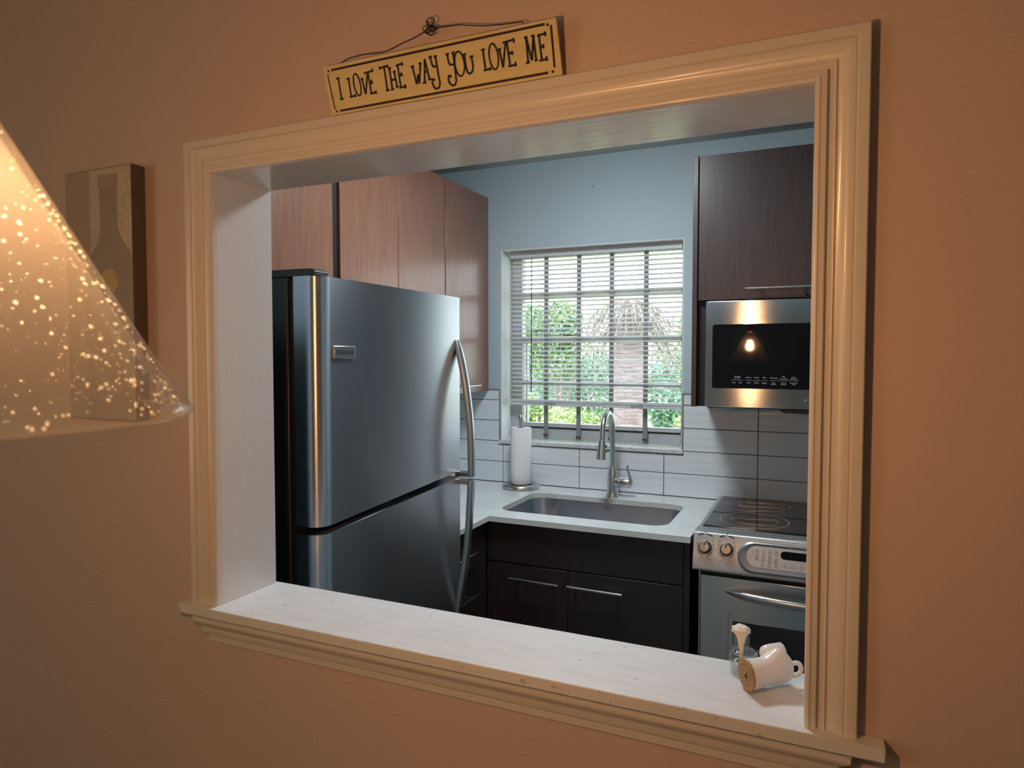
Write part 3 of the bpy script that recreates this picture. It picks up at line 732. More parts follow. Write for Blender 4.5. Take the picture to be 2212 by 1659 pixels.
# ------------------------------------------------------------------ cabinet and microwave over the range
PY = 1.574
c = thing('wall_cabinet', 'dark brown wall cabinet over the microwave with end panel', 'cabinet', (.10, 1.75, 1.70))
MB().box(-.318, -.3005, PY, D-.012, 1.320, 2.217).build('end_panel', M['woodD'], c, bevel=.001)
MB().box(-.2995, .505, PY+.022, D-.002, 1.704, 2.212).build('body', M['woodD'], c)
MB().box(-.2995, -.268, PY+.024, D-.012, 1.322, 1.703).build('dark_gap_filler', M['dark'], c)
d_ = MB().box(-.2965, .500, PY, PY+.0205, 1.701, 2.212).build('door', M['woodD'], c, bevel=.001)
barhandle(d_, (-.134, PY-.034, 1.736), (.34, PY-.034, 1.736), (0, .034, 0), .0052, .045)
mb = MB(); mb.tube([(.066, PY-.034, 1.734), (.060, PY-.032, 1.727), (.058, PY-.022, 1.718), (.062, PY-.010, 1.709), (.068, PY-.001, 1.706)], .0022, 8); mb.build('hook', M['blackp'], d_)
mw = thing('microwave', 'stainless over-the-range microwave with black glass door', 'microwave', (.12, 1.7, 1.324))
MY = 1.534
MB().box(-.2600, .500, MY+.030, D-.013, 1.318, 1.698).build('body', M['blackp'], mw, bevel=.002)
mb = MB(); mb.prism([(-.2630, 1.324), (.5, 1.324), (.5, 1.6945), (-.2630, 1.6945)], 'y', MY, MY+.029)
dm = mb.build('door', M['mwsteel'], mw, bevel=.002)
pts = rrect(-.2395, .42, 1.390, 1.613, .009, 5)
mb = MB(); mb.prism(pts, 'y', MY-.0008, MY+.002); gl = mb.build('door_glass', M['mwglass'], dm, smooth=False)
wtxt = principled('white_print', (.75, .76, .76), .5)
mb = MB(); ty_ = MY-.0012
def mt(s_, x_, z_, sz=.0055): mb.text(s_, sz, (x_, ty_, z_), (1, 0, 0), (0, 0, 1))
def ml(x0, x1, z_): mb.strip([(x0, ty_, z_), (x1, ty_, z_)], .00025, (0, -1, 0))
mt('Turntable\nOn / Off', -.155, 1.4300, .0052); ml(-.174, -.135, 1.4195); mt('Light', -.1655, 1.409); mt('Vent', -.144, 1.409)
mt('Popcorn', -.117, 1.4270); mt('Potato', -.091, 1.4270); mt('Pizza', -.066, 1.4270); ml(-.128, -.106, 1.4195); mt('Sensor Cook', -.091, 1.4180, .0042); ml(-.076, -.055, 1.4195)
mt('Cook', -.117, 1.409); mt('Reheat', -.091, 1.409); mt('Veggies', -.066, 1.409)
mt('Microwave', -.036, 1.4265); mt('PowerGrill', -.005, 1.4235); mt('Grill +\nMicrowave', .027, 1.4290, .0052); ml(-.048, .042, 1.4195)
mt('Auto\nDefrost', -.036, 1.4100, .0052); mt('1-Pound\nDefrost', -.005, 1.4100, .0052); mt('PowerGrill\nAuto', .027, 1.4100, .0052)
mb.strip([(-.008, ty_, 1.4295), (-.008, ty_, 1.4335), (-.002, ty_, 1.4335), (-.002, ty_, 1.4295)], .0005, (0, -1, 0))
mb.build('control_lettering', wtxt, dm, smooth=False)
mb = MB(); mb.text('BOSCH', .010, (.075, MY-.0004, 1.352), (1, 0, 0), (0, 0, 1)); mb.build('brand_lettering', M['bezel'], dm, smooth=False)
mb = MB(); mb.prism([(-.02, 1.3175), (.34, 1.3175), (.34, 1.306), (-.005, 1.306)], 'y', MY+.04, D-.12); mb.build('vent_grille', M['blackp'], mw)

# ------------------------------------------------------------------ things on the pass-through sill
# clip-top jar
jx, jy = .0110, .1180
jr = thing('clip_jar', 'small open clip-top glass jar at the right end of the sill', 'jar', (jx, jy, zS))
rot = math.radians(-10)
def jp(px, py): return (jx+px*cos(rot)-py*sin(rot), jy+px*sin(rot)+py*cos(rot))
def sq(h, r, z): return [(*jp(p[0], p[1]), z) for p in rrect(-h, h, -h, h, r, 6)]
def sqc(r, z):   # circle with the same vertex count, ordered like rrect
    out_ = []
    for cidx in range(4):
        for k in range(7):
            a = PI/2*cidx+PI/2*k/6*.999; out_.append((*jp(r*cos(a), r*sin(a)), z))
    return out_
mb = MB()
mb.loft([sq(.0145, .005, zS), sq(.0178, .006, zS+.0025), sq(.0178, .006, zS+.0235), sq(.0170, .008, zS+.0275), sqc(.0155, zS+.0300), sqc(.0150, zS+.0310), sqc(.0165, zS+.0318), sqc(.0165, zS+.0345), sqc(.0152, zS+.0352),
         sqc(.0132, zS+.0348), sqc(.0132, zS+.030), sq(.0152, .007, zS+.026), sq(.0158, .005, zS+.005), sq(.012, .004, zS+.0035)])
mb.build('body', M['jarglass'], jr, ang=50)
lc = Vector((.0055, .1275, zS+.0285)); la = Vector((-.05, .10, 1)).normalized()
mb = MB(); mb.lathe([(0, 0), (.0095, 0), (.0105, .002), (.0105, .006), (.0122, .008), (.0118, .0105), (.0128, .0130), (.0118, .0155), (.0128, .018), (.0118, .0205), (.0127, .023), (.0116, .0255), (.0123, .028), (.0112, .031), (.0085, .034), (0, .0345)], lc, la, n=32)
mb.build('lid', M['jarglass'], jr, ang=60)
mb = MB()
for s_ in (-1, 1):
    q = Vector((*jp(s_*.0184, -.004), zS+.026))
    mb.tube([q+Vector((0, 0, .004)), q+Vector((s_*.001, -.004, .006)), q+Vector((s_*.001, -.009, .002)), q+Vector((s_*.001, -.010, -.006)), q+Vector((s_*.001, -.008, -.012))], .0006, 6)
    mb.tube([q, q+Vector((0, .010, .004)), q+Vector((0, .018, .007))], .0006, 6)
mb.tube([Vector((*jp(.0166*cos(2*PI*k/28), .0166*sin(2*PI*k/28)), zS+.0308)) for k in range(29)], .0007, 6, up=(0, 0, 1))
f0 = Vector((*jp(-.004, -.0182), zS+.022))
mb.tube([f0+Vector((.0042*cos(2*PI*k/16), 0, .0052*sin(2*PI*k/16))) for k in range(17)], .0007, 6, up=(0, 1, 0))
mb.tube([f0+Vector((.003, -.001, -.004)), f0+Vector((.005, -.0015, -.009)), f0+Vector((.003, -.001, -.014))], .0007, 6)
mb.build('wire_bail', M['chrome'], jr)
mb = MB(); rings = []
rr_ = random.Random(3)
spine = [(.0350, .0070, -.0085), (.0335, .0092, -.0115), (.0305, .0088, -.0124), (.0265, .0078, -.0122), (.0215, .0062, -.0126), (.0165, .0046, -.0128), (.0110, .0038, -.0130), (.0050, .0034, -.0150), (.0005, .0030, -.0190), (-.0050, .0028, -.0250), (-.0110, .0026, -.0280), (-.0160, .0016, -.0286)]
for (h_, hw, dy_) in spine:
    c0 = lc+la*h_+Vector((.0015, dy_, 0)); ring_ = []
    for k in range(14):
        a = 2*PI*k/14; j = 1+rr_.uniform(-.10, .10)
        ring_.append(c0+Vector((hw*cos(a)*j, .0022*sin(a)*j, .0006*rr_.uniform(-1, 1))))
    rings.append(ring_)
mb.loft(rings); mb.build('rubber_seal', M['cream'], jr, ang=60)
mb = MB()
rings = []
for i in range(12):
    t_ = i/11; ph = PI*(.03+.97*t_*.84); ring_ = []
    for k in range(26):
        a = 2*PI*k/26; j = 1+.10*sin(5*a+1.3*i)+.08*sin(9*a-2.1*i)+rr_.uniform(-.05, .05)
        ring_.append(lc+la*(.0310+.0075*cos(ph)*(1+.12*sin(3*a+i)))+Vector((.0132*sin(ph)*cos(a)*j, .0120*sin(ph)*sin(a)*j, 0)))
    rings.append(ring_)
mb.loft(rings)
mb.build('crust', M['salt'], jr, ang=80)

# white porcelain inhaler lying on its side
ih = thing('porcelain_inhaler', 'white porcelain pipe with tan perforated cap lying on the sill', 'inhaler', (.05, .085, zS))
P0 = Vector((.0200, .0590, zS+.0233)); P1 = Vector((.0790, .1000, zS+.0255)); A = (P1-P0).normalized()
side = A.cross(Vector((0, 0, 1))).normalized(); upv = side.cross(A)
secs = [(0, .0216, .0216, 0), (.06, .0218, .0218, 0), (.18, .0206, .0206, .0004), (.34, .0190, .0196, .0016), (.48, .0180, .0215, .0040), (.60, .0165, .0248, .0068), (.68, .0148, .0262, .0075), (.78, .0118, .0246, .0058), (.87, .0085, .0212, .0032), (.94, .0058, .0168, .0012), (.985, .0042, .0130, .0002), (1.0, .0030, .0105, .000)]
rings = []
for (t_, a_, b_, dz) in secs:
    cc = P0+(P1-P0)*t_+Vector((0, 0, dz))
    rings.append([cc+side*a_*cos(2*PI*k/32)+upv*b_*sin(2*PI*k/32) for k in range(32)])
mb = MB(); mb.loft(rings)
# mouthpiece tube curving up and back out of the body
mo = Vector((.0405, .1035, zS+.0395)); md = Vector((.80, .58, .06)).normalized()
mb.lathe([(0, -.0065), (.0060, -.0055), (.0102, -.0020), (.0120, .004), (.0124, .014), (.0124, .0275), (.0116, .0285), (.0106, .0275), (.0104, .012), (0, .010)], mo, md, n=32)
mb.tube([Vector((.052, .088, zS+.030)), Vector((.050, .098, zS+.036)), Vector((.047, .106, zS+.0390))], [.012, .0115, .0105], 20)
mb.build('body', M['porcelain'], ih, ang=70)
mb = MB(); lugc = Vector((.0822, .1015, zS+.0250)); rings = []
for k in range(24):
    a = 2*PI*k/24; dirv = A*cos(a)+upv*sin(a); ring_ = []
    for j in range(8):
        b_ = 2*PI*j/8; ring_.append(lugc+dirv*(.0094+.0036*cos(b_))+side*.0030*sin(b_))
    rings.append(ring_)
rings.append(rings[0]); mb.loft(rings, cap=False); mb.build('finger_loop', M['porcelain'], ih, ang=80)
mb = MB(); mb.lathe([(0, -.0030), (.0205, -.0030), (.0222, -.0022), (.0228, -.0008), (.0226, .0008), (0, .0012)], P0, A, n=40); cpd = mb.build('perforated_cap', M['tan'], ih)
mb = MB()
for n_, r_, hr in ((18, .0150, .0010), (10, .0085, .0009)):
    for k in range(n_):
        a = 2*PI*k/n_; mb.disc(P0-A*.00315+(side*cos(a)+upv*sin(a))*r_, hr, -A, .0+(.0 if r_ > .0146 else 0), 10)
mb.disc(P0-A*.0032-side*-.003+upv*-.001, .0030, -A, 0, 12)
mb.build('cap_holes', M['hole'], cpd, smooth=False)
mb = MB(); mb.ball(P0-A*.0037+side*.001+upv*.002, .0026, 10); mb.build('cap_stud', M['brass'], cpd)

# ------------------------------------------------------------------ sign above the opening
SX0, SZ0, SW, SH = -.664, 1.9062, .429, .0800
tilt = .15
def SPt(u, v, lift=0.0):
    """u, v in mm on the sign face; the sign leans forward towards the top"""
    k = math.sqrt(1+tilt*tilt); z = SZ0+v/1000/k; y = -.0135-(z-SZ0)*tilt
    return Vector((SX0+u/1000, y-lift, z))
sn = (Vector((1, 0, 0)).cross(SPt(0, 10)-SPt(0, 0))).normalized(); sn = sn if sn.y < 0 else -sn
sg = thing('wall_sign', 'mustard wooden sign with black whimsical lettering above the opening', 'sign', (-.45, -.014, SZ0))
TH = .006
mb = MB(); outl = [(8, 78.5), (13, .0), (427, .0), (421, 77.5)]
outl = [(9.5, 78.0), (8.3, 76.5), (15.5, 1.2), (17.2, 0), (426, 0), (427.5, 1.2), (421.8, 76), (420.2, 77.3)]
mb.add([SPt(u, v) for u, v in outl]+[SPt(u, v)-sn*TH for u, v in outl], [tuple(range(8)), tuple(range(15, 7, -1))]+[(i, 8+i, 8+(i+1) % 8, (i+1) % 8) for i in range(8)])
mb.m = [0, 1]+[1]*8
mb.build('board', [M['signface'], M['signedge']], sg, smooth=False)
LET = [[(37.1,56.5),(39.9,22.7)],[(32.9,55.7),(39.7,56.1)],[(36.8,22.5),(44.1,23.1)],[(57.4,53.0),(59.8,23.5)],[(53.9,51.8),(60.1,52.6)],[(56.7,23.4),(68.0,24.5)],[(67.8,27.1),(68.8,21.6)],[(80.0,40.3),(80.4,35.9),(80.4,31.7),(79.9,28.0),(79.1,25.3),(77.8,23.6),(76.2,22.9),(74.5,23.5),(72.7,25.2),(71.0,28.0),(69.5,31.7),(68.2,35.8),(67.3,40.3),(66.9,44.9),(66.9,49.0),(67.4,52.7),(68.3,55.4),(69.6,57.1),(71.1,57.7),(72.9,57.1),(74.6,55.4),(76.3,52.7),(77.9,49.0),(79.1,44.9),(80.0,40.3)],[(83.9,47.4),(88.4,23.3),(95.7,55.4)],[(81.0,47.1),(86.7,47.7)],[(96.3,55.3),(99.9,23.1)],[(88.5,55.3),(105.2,56.6)],[(105.8,60.1),(105.4,54.8)],[(98.1,38.9),(102.5,39.5)],[(101.6,43.8),(103.1,36.9)],[(97.1,22.8),(108.5,23.6)],[(108.1,26.2),(109.5,20.9)],[(128.2,58.2),(130.6,23.0)],[(119.5,58.2),(134.6,59.5)],[(119.0,60.6),(120.3,56.0)],[(134.2,61.2),(135.4,56.5)],[(127.7,22.9),(135.1,23.2)],[(137.9,54.9),(140.3,23.3)],[(135.2,54.6),(140.9,55.5)],[(137.5,22.9),(143.4,23.4)],[(138.9,36.8),(149.0,37.7)],[(146.4,48.6),(149.4,25.6)],[(143.9,48.5),(149.1,49.0)],[(147.2,25.3),(152.5,25.7)],[(153.7,57.2),(156.3,23.6)],[(149.9,57.0),(162.1,58.3)],[(161.7,60.5),(162.7,54.9)],[(154.7,41.7),(159.6,42.7)],[(158.9,45.8),(160.4,39.6)],[(153.6,23.3),(164.7,24.1)],[(164.2,27.4),(165.2,20.7)],[(180.5,50.7),(185.8,23.8),(189.5,37.9),(190.7,23.9),(195.3,53.3)],[(177.0,50.4),(183.6,51.4)],[(191.9,53.1),(197.3,53.6)],[(200.4,24.5),(203.3,58.4),(209.6,27.6)],[(197.1,23.8),(203.4,24.4)],[(206.9,27.3),(212.8,27.7)],[(202.0,39.1),(207.2,39.8)],[(213.7,59.5),(215.5,49.2),(218.2,44.4),(224.5,44.7)],[(210.5,59.0),(216.9,59.6)],[(219.9,58.7),(225.4,59.6)],[(222.7,59.2),(226.0,28.8),(227.7,19.9),(225.4,13.1),(220.2,11.8),(215.9,15.9),(214.0,22.4),(214.8,26.4),(217.4,27.0),(218.6,24.0)],[(243.7,58.4),(245.0,47.0),(247.5,42.4),(254.6,42.2)],[(240.6,58.3),(246.8,58.7)],[(251.3,58.5),(256.7,59.3)],[(253.8,59.0),(255.9,25.8),(256.2,18.1),(253.7,12.9),(249.0,12.2),(244.4,16.6),(242.5,22.9),(243.7,27.0),(246.6,27.6),(247.3,23.8)],[(271.8,41.4),(271.9,36.8),(271.5,32.5),(270.5,28.8),(269.0,25.9),(267.2,24.2),(265.2,23.5),(263.0,24.1),(260.9,25.9),(259.0,28.7),(257.4,32.5),(256.2,36.7),(255.6,41.4),(255.5,46.0),(255.9,50.4),(256.9,54.0),(258.4,56.8),(260.2,58.6),(262.2,59.2),(264.3,58.5),(266.4,56.8),(268.4,54.0),(269.9,50.3),(271.1,46.0),(271.8,41.4)],[(272.7,52.9),(274.4,33.8),(276.6,26.7),(280.4,24.3),(284.7,27.1),(286.4,33.6),(284.5,47.9)],[(269.9,52.7),(275.8,53.6)],[(281.3,47.8),(287.7,48.4)],[(304.2,54.5),(306.7,25.3)],[(301.4,54.2),(307.5,54.8)],[(303.4,25.3),(314.8,26.0)],[(314.2,28.5),(315.4,23.4)],[(328.5,42.2),(328.7,37.4),(328.4,33.0),(327.6,29.2),(326.4,26.3),(324.9,24.5),(323.1,23.8),(321.1,24.4),(319.2,26.2),(317.5,29.1),(316.0,33.0),(314.9,37.4),(314.2,42.1),(314.0,46.8),(314.3,51.3),(315.1,55.0),(316.4,57.9),(317.9,59.8),(319.7,60.4),(321.6,59.8),(323.5,57.9),(325.3,55.0),(326.7,51.3),(327.9,46.8),(328.5,42.2)],[(331.0,50.0),(335.7,24.4),(341.5,57.5)],[(328.1,49.8),(334.1,50.8)],[(343.8,58.2),(347.2,24.5)],[(336.8,58.2),(355.2,59.7)],[(354.6,62.0),(355.3,55.1)],[(346.1,41.9),(351.8,42.4)],[(351.1,45.2),(352.2,39.2)],[(344.0,24.7),(356.3,24.8)],[(355.7,29.1),(356.7,22.7)],[(375.9,24.4),(374.6,59.3),(382.0,26.6),(386.0,58.9),(388.6,25.8)],[(371.2,59.1),(376.8,59.5)],[(382.3,59.2),(388.2,59.6)],[(372.2,24.3),(378.8,25.0)],[(386.2,25.2),(390.8,25.9)],[(394.5,58.9),(397.5,24.3)],[(391.8,58.4),(404.9,59.1)],[(404.1,61.9),(404.9,55.6)],[(396.3,42.0),(401.2,42.6)],[(400.1,45.6),(401.2,39.5)],[(393.1,24.1),(405.3,24.8)],[(404.5,29.0),(405.7,21.8)]]
mb = MB()
for s_ in LET:
    run = [s_[0]]; runs = [run]
    for i in range(1, len(s_)):
        run.append(s_[i])
        if i < len(s_)-1:
            d0 = Vector((s_[i][0]-s_[i-1][0], s_[i][1]-s_[i-1][1])).normalized(); d1 = Vector((s_[i+1][0]-s_[i][0], s_[i+1][1]-s_[i][1])).normalized()
            if d0.dot(d1) < .3: run = [s_[i]]; runs.append(run)
    for r_ in runs: mb.strip([SPt(u, v) for u, v in r_], .00160 if len(s_) < 20 else .0014, sn, .0004)
mb.build('lettering', M['ink'], sg, smooth=False)
mb = MB()
for (a, b), w_ in (((( 24.4, 70.4), (404.4, 71.6)), .0018), (((16.5, 64.9), (24.8, 8.5)), .0011), (((34.5, 5.2), (406.1, 6.0)), .0018), (((413.7, 68.8), (416.3, 11.4)), .0016)): mb.strip([SPt(*a), SPt(*b)], w_, sn, .0004)
for u, v in ((18.8, 69.8), (408.8, 70.0), (413.4, 6.3), (28.0, 5.3)): mb.disc(SPt(u, v), .0021, sn, .0004, 12)
mb.build('border', M['inkbrown'], sg, smooth=False)
W_ = [(-0.6292, 1.982), (-0.6240, 1.9865), (-0.6088, 1.9917), (-0.5783, 1.9924), (-0.5417, 1.9893), (-0.526, 1.9912), (-0.5038, 1.9972), (-0.4841, 2.0005), (-0.4637, 2.007), (-0.4552, 2.0126), (-0.4415, 2.0091), (-0.4003, 2.0056), (-0.3802, 2.0008), (-0.3604, 1.9963), (-0.3313, 1.9924), (-0.2972, 1.9899), (-.292, 1.984)]
mb = MB(); mb.tube([(x_, -.015-.004*(1 if 0 < i < len(W_)-1 else -.6), z_) for i, (x_, z_) in enumerate(W_)], .0008, 6)
rw = random.Random(5)
kn = Vector((-.4555, -.019, 2.0095)); P = []
for k in range(46):
    a = k*.85; P.append(kn+Vector(((.005+.004*(k % 5)/5)*cos(a)-.002+.0002*k, .003*sin(a*1.7), (.0045+.003*(k % 3)/3)*sin(a)+.003*sin(k*.3)-.001)))
mb.tube(P, .0008, 6)
P = [kn+Vector((.004+.0075*cos(a/10*1.8*PI-1.2), -.001, .011+.0055*sin(a/10*1.8*PI-1.2))) for a in range(10)]
mb.tube(P, .0008, 6)
mb.build('hanging_wire', M['wire'], sg, ang=80)
mb = MB(); mb.lathe([(0, 0), (.0012, 0), (.0012, .020), (.0030, .0205), (.0030, .0218), (0, .022)], (-.4555, 0, 2.0185), (0, -1, 0), 12)
tag(mb.build('nail', M['brass'], origin=(-.4555, 0, 2.0185)), 'nail in the beige wall holding the sign wire', 'nail')

# ------------------------------------------------------------------ wine bottle canvas
cvx0, cvx1, cvz0, cvz1, cvt = -1.3195, -1.1195, 1.3745, 1.8765, .030
cv = thing('canvas_print', 'narrow canvas print of a dark wine bottle left of the opening', 'picture', (-1.22, -.015, cvz0))
MB().box(cvx0, cvx1, -cvt, -.0002, cvz0, cvz1).build('canvas', M['cv_side'], cv, bevel=.001)
yv = -cvt-.0006
def flat(pts, lift): return MB().prism(pts, 'y', yv-lift, yv-lift+.0005)
flat([(cvx0+.0015, cvz0+.0015), (-1.2430, cvz0+.0015), (-1.2430, cvz1-.0015), (cvx0+.0015, cvz1-.0015)], 0).build('brown_field', M['cv_dark'], cv, smooth=False)
flat([(-1.2428, cvz0+.0015), (cvx1-.0015, cvz0+.0015), (cvx1-.0015, cvz1-.0015), (-1.2428, cvz1-.0015)], 0).build('patterned_field', M['cv_cream'], cv, smooth=False)
bp_ = [(-1.2150, 1.861), (-1.1612, 1.860), (-1.1608, 1.842), (-1.1630, 1.836), (-1.1615, 1.756), (-1.155, 1.741), (-1.140, 1.722), (-1.1265, 1.706), (cvx1-.0016, 1.696), (cvx1-.0016, cvz0+.002), (-1.262, cvz0+.002), (-1.262, 1.680), (-1.252, 1.698), (-1.2365, 1.712), (-1.2205, 1.730), (-1.2125, 1.752), (-1.2130, 1.836), (-1.2155, 1.842)]
flat(bp_, .0006).build('painted_bottle', M['cv_bottle'], cv, smooth=False)
flat([(-1.2160, 1.836), (-1.1605, 1.836), (-1.1605, 1.858), (-1.164, 1.862), (-1.212, 1.863), (-1.2160, 1.859)], .0012).build('painted_cap', M['cv_cap'], cv, smooth=False)
flat([(-1.1895+.0265*cos(2*PI*k/28), 1.6505+.0265*sin(2*PI*k/28)) for k in range(28)], .0012).build('painted_seal', M['cv_seal'], cv, smooth=False)

# ------------------------------------------------------------------ pendant lamp
px, py, pz = -.320, -.760, 1.469
pl = thing('pendant_lamp', 'lit pendant lamp with conical seeded glass shade', 'lamp', (px, py, pz))
k_ = .5654; Hs = .195
mb = MB()
R0 = .1312
out_p = []
prof = [(R0-.0035, .0005), (R0-.0010, .0), (R0+.0006, .0016), (R0+.0004, .0045), (R0-.003, .0105)]
for i in range(1, 9): h = .0105+(Hs-.0105)*i/8; prof.append((R0-k_*h-.0005, h))
rt = prof[-1][0]; prof += [(rt-.0045, Hs)]
for i in range(7, -1, -1): h = .0105+(Hs-.0105)*i/8; prof.append((R0-k_*h-.0055, h))
prof += [(R0-.0058, .003), (R0-.0035, .0005)]
mb.lathe(prof, (px, py, pz), n=96); mb.build('shade', M['shade'], pl, ang=60)
mb = MB(); rb = random.Random(11)
for _ in range(1900):
    a = rb.uniform(0, 2*PI); h = Hs*(rb.random()**1.35)*.97+.003; r_ = R0-k_*h-.0030
    if rb.random() > r_/R0+.1: continue
    s_ = rb.choice([.0004, .0005, .0006, .0008, .0010])
    mb.ball((px+r_*cos(a), py+r_*sin(a), pz+h), s_, 6)
o_ = mb.build('bubbles', M['bubble'], pl, ang=90); o_['kind'] = 'stuff'
mb = MB(); mb.lathe([(0, 0), (.008, .0012), (.0155, .005), (.0205, .0115), (.0225, .019), (.0220, .027), (.019, .037), (.0150, .047), (.0135, .056), (.0135, .062)], (px, py, 1.541), n=24); mb.build('bulb', M['bulb'], pl, ang=80)
mb = MB(); mb.lathe([(0, 0), (.0160, 0), (.0175, .004), (.0175, .050), (.030, .060), (.030, .078), (.012, .100), (0, .102)], (px, py, 1.603), n=24); mb.build('socket', M['brass'], pl)
mb = MB(); mb.tube([(px, py, 1.700), (px, py, ZK-.02)], .003, 8); mb.build('cord', M['blackp'], pl)
mb = MB(); mb.lathe([(0, -.022), (.05, -.018), (.055, -.004), (.055, 0), (0, 0)], (px, py, ZK), n=28); mb.build('canopy', M['brass'], pl)

# kitchen ceiling light
lx, ly = -.62, .93
kl = thing('ceiling_light', 'round flush ceiling light in the kitchen', 'light', (lx, ly, ZK))
mb = MB(); mb.lathe([(0, 0), (.175, 0), (.175, -.018), (.160, -.022), (0, -.022)], (lx, ly, ZK), n=36); mb.build('base', M['white'], kl)
mb = MB(); mb.lathe([(.158, -.0225), (.150, -.040), (.110, -.055), (.05, -.062), (0, -.063)], (lx, ly, ZK), n=24); mb.build('diffuser', M['ledlight'], kl)

# ------------------------------------------------------------------ garden outside
struct(MB().box(-14, 8, D+.2, 18, -.06, -.005).build('ground', M['ground'], smooth=False), 'sunlit lawn outside the window', 'ground')
struct(MB().box(-9, 6, 6.9, 8.4, -.005, .01).build('pavement', M['paving'], smooth=False), 'pale paved path across the garden', 'path')
def leafball(name, label, boxes, mats, n, size, seed, cat='shrub', stem=True, group=None):
    r = random.Random(seed); mb = MB()
    n = int(n*1.7); size *= .74
    for _ in range(n):
        (cx, cy, cz, rx, ry, rz) = r.choice(boxes)
        while True:
            p = Vector((r.uniform(-1, 1), r.uniform(-1, 1), r.uniform(-1, 1)))
            if .35 < p.length < 1: break
        c0 = Vector((cx+p.x*rx, cy+p.y*ry, cz+p.z*rz))
        d = Vector((r.uniform(-1, 1), r.uniform(-1, .6), r.uniform(-.7, .8))).normalized(); s_ = size*r.uniform(.6, 1.4)
        q = d.cross(Vector((r.uniform(-1, 1), r.uniform(-1, 1), r.uniform(-1, 1)))).normalized(); nn = d.cross(q)
        vs = [c0-d*s_, c0+q*s_*.42-d*s_*.1+nn*s_*.1, c0+d*s_, c0-q*s_*.42-d*s_*.1+nn*s_*.1]
        mb.add(vs, [(0, 1, 2), (0, 2, 3)], r.randrange(len(mats)))
    b0 = boxes[0]
    root = thing(name, label, cat, (b0[0], b0[1], 0), group)
    mb.build('foliage', mats, root, smooth=False)
    for (cx, cy, cz, rx, ry, rz) in boxes:
        for k in range(3):
            a = r.uniform(0, 6.28); MB().tube([(cx+.05*cos(a), cy+.05*sin(a), -.005), (cx+.3*rx*cos(a), cy+.3*ry*sin(a), cz*.5), (cx+.6*rx*cos(a), cy+.6*ry*sin(a), cz+.4*rz)], [.02, .014, .006], 6).build('stem', M['bark'], root)
    return root
G, Y_, B_ = M['leafG'], M['leafY'], M['leafB']
leafball('hedge', 'tall clipped green hedge at the left of the window view', [(-2.95, 6.5, 1.75, .52, .4, .36), (-2.75, 6.6, 1.55, .36, .4, .42), (-3.5, 6.8, 1.6, .5, .5, .5), (-2.62, 6.5, 1.86, .26, .3, .27), (-3.2, 6.6, 1.86, .35, .3, .28)], [G, G, G, Y_, B_], 7000, .042, 1, 'hedge')
leafball('shrub', 'yellow green shrub low at the left of the window view', [(-2.75, 5.5, .93, .24, .25, .26), (-2.45, 5.6, .80, .22, .25, .2)], [Y_, Y_, G], 1500, .036, 2)
leafball('shrub', 'yellow green shrub in the middle left of the palm trunk', [(-2.1, 5.2, .84, .25, .25, .16), (-1.93, 5.3, .80, .14, .2, .16)], [Y_, Y_, Y_, G], 1300, .034, 3)
leafball('shrub', 'broad dark green shrub behind the palm trunk', [(-2.6, 8.2, 1.25, .55, .35, .34), (-3.4, 8.4, 1.15, .55, .35, .36), (-1.5, 8.3, 1.2, .5, .35, .36)], [G, B_, B_], 2600, .05, 4)
leafball('shrub', 'green and yellow bush to the right of the palm trunk', [(-1.20, 7.25, 1.78, .26, .3, .28), (-1.1, 7.3, 1.45, .28, .3, .32)], [Y_, G, Y_], 1900, .04, 5)
leafball('shrub', 'blue green low bush right of the palm trunk', [(-1.10, 5.2, .98, .17, .22, .22), (-.96, 5.25, .85, .18, .22, .2)], [B_, B_, G], 1500, .04, 6)
leafball('shrub', 'small yellow bush at the right edge of the window view', [(-.86, 4.6, .92, .10, .14, .11)], [Y_], 420, .032, 8)
leafball('hedge', 'long dark hedge far across the garden', [(-4.4, 10.5, 1.0, .9, .5, .8), (-3.2, 10.6, .9, .8, .5, .7), (-2.0, 10.5, .95, .8, .5, .75)], [B_, G, B_], 3000, .075, 9, 'hedge')
# palm
tx0, ty0 = -1.70, 6.0
pt = thing('palm_tree', 'palm tree with pinkish trunk and drooping dry fronds', 'tree', (tx0, ty0, 0))
rings = []; rp = random.Random(2)
for k in range(60):
    z_ = -.02+2.1*k/59; r0 = .168-.012*z_/2+.006*(k % 2)
    rings.append([(tx0+r0*(1+.03*rp.uniform(-1, 1))*cos(2*PI*j/22), ty0+r0*(1+.03*rp.uniform(-1, 1))*sin(2*PI*j/22), z_) for j in range(22)])
MB().loft(rings).build('trunk', M['bark'], pt, ang=80)
for lev, nfr in ((0, 22), (1, 24), (2, 20)):
    for k in range(nfr):
        a = 2*PI*(k+.5*lev)/nfr+rp.uniform(-.12, .12); L = rp.uniform(.28, .42); z0 = 2.02-.11*lev+rp.uniform(-.03, .03); droop = rp.uniform(.14, .40)
        mb = MB(); Pc = []
        for j in range(7):
            t_ = j/6; Pc.append(Vector((tx0+cos(a)*(.13+L*t_), ty0+sin(a)*(.13+L*t_), z0+.10*t_-droop*t_*t_*1.4+rp.uniform(-.012, .012))))
        mb.tube(Pc, [.022, .018, .015, .012, .009, .006, .003], 6)
        sd = Vector((-sin(a), cos(a), 0))
        for j in range(2, 7):
            for s_ in (-1, 1):
                q = Pc[j]; l_ = rp.uniform(.08, .20); tip = q+sd*s_*l_+Vector((cos(a)*.08, sin(a)*.08, -rp.uniform(.03, .16)))
                mb.add([q-Vector((cos(a), sin(a), 0))*.012, q+Vector((cos(a), sin(a), 0))*.012, tip], [(0, 1, 2)])
        mb.build('dry_frond', M['dead'] if rp.random() < .6 else M['dead2'], pt, smooth=False)

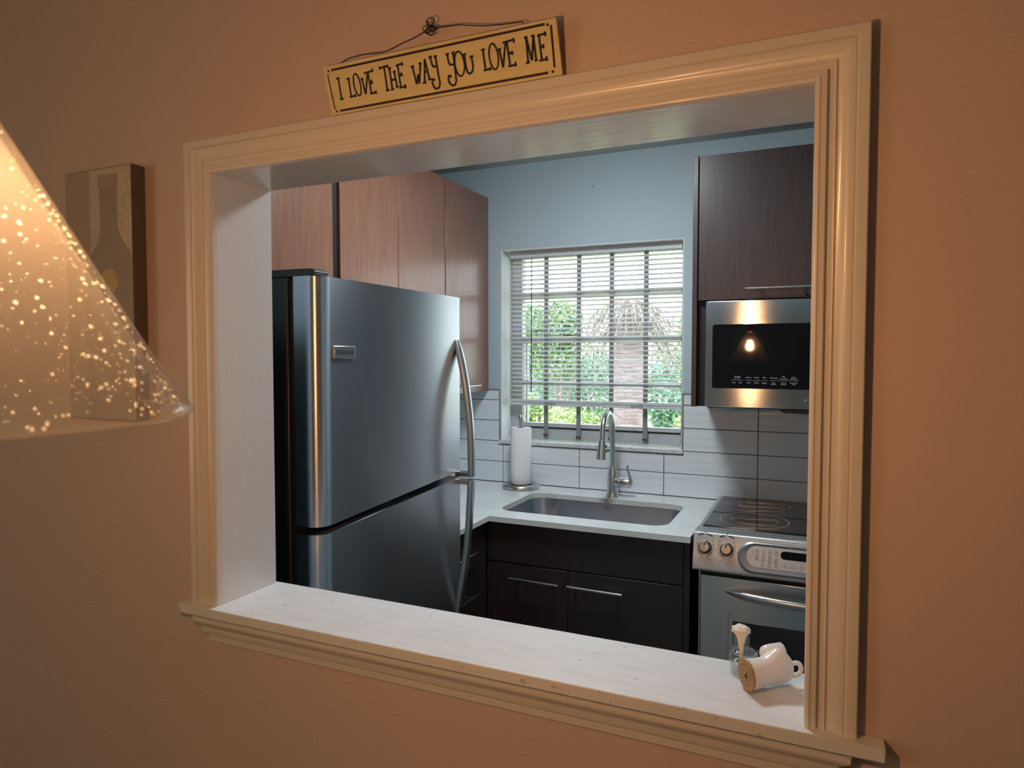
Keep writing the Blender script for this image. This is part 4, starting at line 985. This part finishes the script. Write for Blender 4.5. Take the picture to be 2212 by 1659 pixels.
# ------------------------------------------------------------------ light
wd = bpy.data.worlds.new('World'); scene.world = wd; wd.use_nodes = True
bg = wd.node_tree.nodes['Background']; bg.inputs[0].default_value = (.86, .95, 1.0, 1); bg.inputs[1].default_value = 4.6
sun = bpy.data.lights.new('sun', 'SUN'); sun.energy = 3.2; sun.angle = math.radians(1.0); sun.color = (1, .95, .86)
so_ = bpy.data.objects.new('sun', sun); COL.objects.link(so_)
so_.rotation_euler = Vector((.25, .62, -.95)).to_track_quat('-Z', 'Y').to_euler(); so_.location = (0, -4, 6)
da = bpy.data.lights.new('dining_fill_light', 'AREA'); da.shape = 'RECTANGLE'; da.size = 1.3; da.size_y = 1.2; da.energy = 17; da.color = (1, .82, .54)  # added fill light, no window built here; lifts the dining side of the wall
dao = bpy.data.objects.new('dining_fill_light', da); COL.objects.link(dao)
dao.location = (DX0+.02, -2.5, 1.45); dao.rotation_euler = Vector((1, 0, 0)).to_track_quat('-Z', 'Z').to_euler()
po = bpy.data.lights.new('window_portal', 'AREA'); po.shape = 'RECTANGLE'; po.size = .83; po.size_y = .88; po.cycles.is_portal = True
poo = bpy.data.objects.new('window_portal', po); COL.objects.link(poo)
poo.location = (-.83, D+.21, 1.545); poo.rotation_euler = Vector((0, -1, 0)).to_track_quat('-Z', 'Z').to_euler()

# ------------------------------------------------------------------ camera
cam = bpy.data.cameras.new('camera'); cam.sensor_width = 36; cam.sensor_fit = 'HORIZONTAL'; cam.lens = 1481.5/2212*36
cam.clip_start = .02; cam.clip_end = 200
cam.dof.use_dof = True; cam.dof.focus_distance = 2.1; cam.dof.aperture_fstop = 15
co = bpy.data.objects.new('camera', cam); COL.objects.link(co)
co.location = (.10838895, -.955934, 1.50335); co.rotation_euler = (math.radians(87.64367), math.radians(-.01633), math.radians(24.22152))
scene.camera = co
scene.view_settings.view_transform = 'Standard'; scene.view_settings.look = 'None'
scene.view_settings.exposure = 0.0; scene.view_settings.gamma = 1.0; scene.view_settings.use_curve_mapping = False
cy_ = scene.cycles
cy_.use_denoising = True; cy_.max_bounces = 10; cy_.diffuse_bounces = 5; cy_.glossy_bounces = 5; cy_.transmission_bounces = 6; cy_.transparent_max_bounces = 24
cy_.caustics_reflective = False; cy_.caustics_refractive = False; cy_.sample_clamp_indirect = 8.0
for o in scene.objects:
    if '_o' in o.keys(): del o['_o']
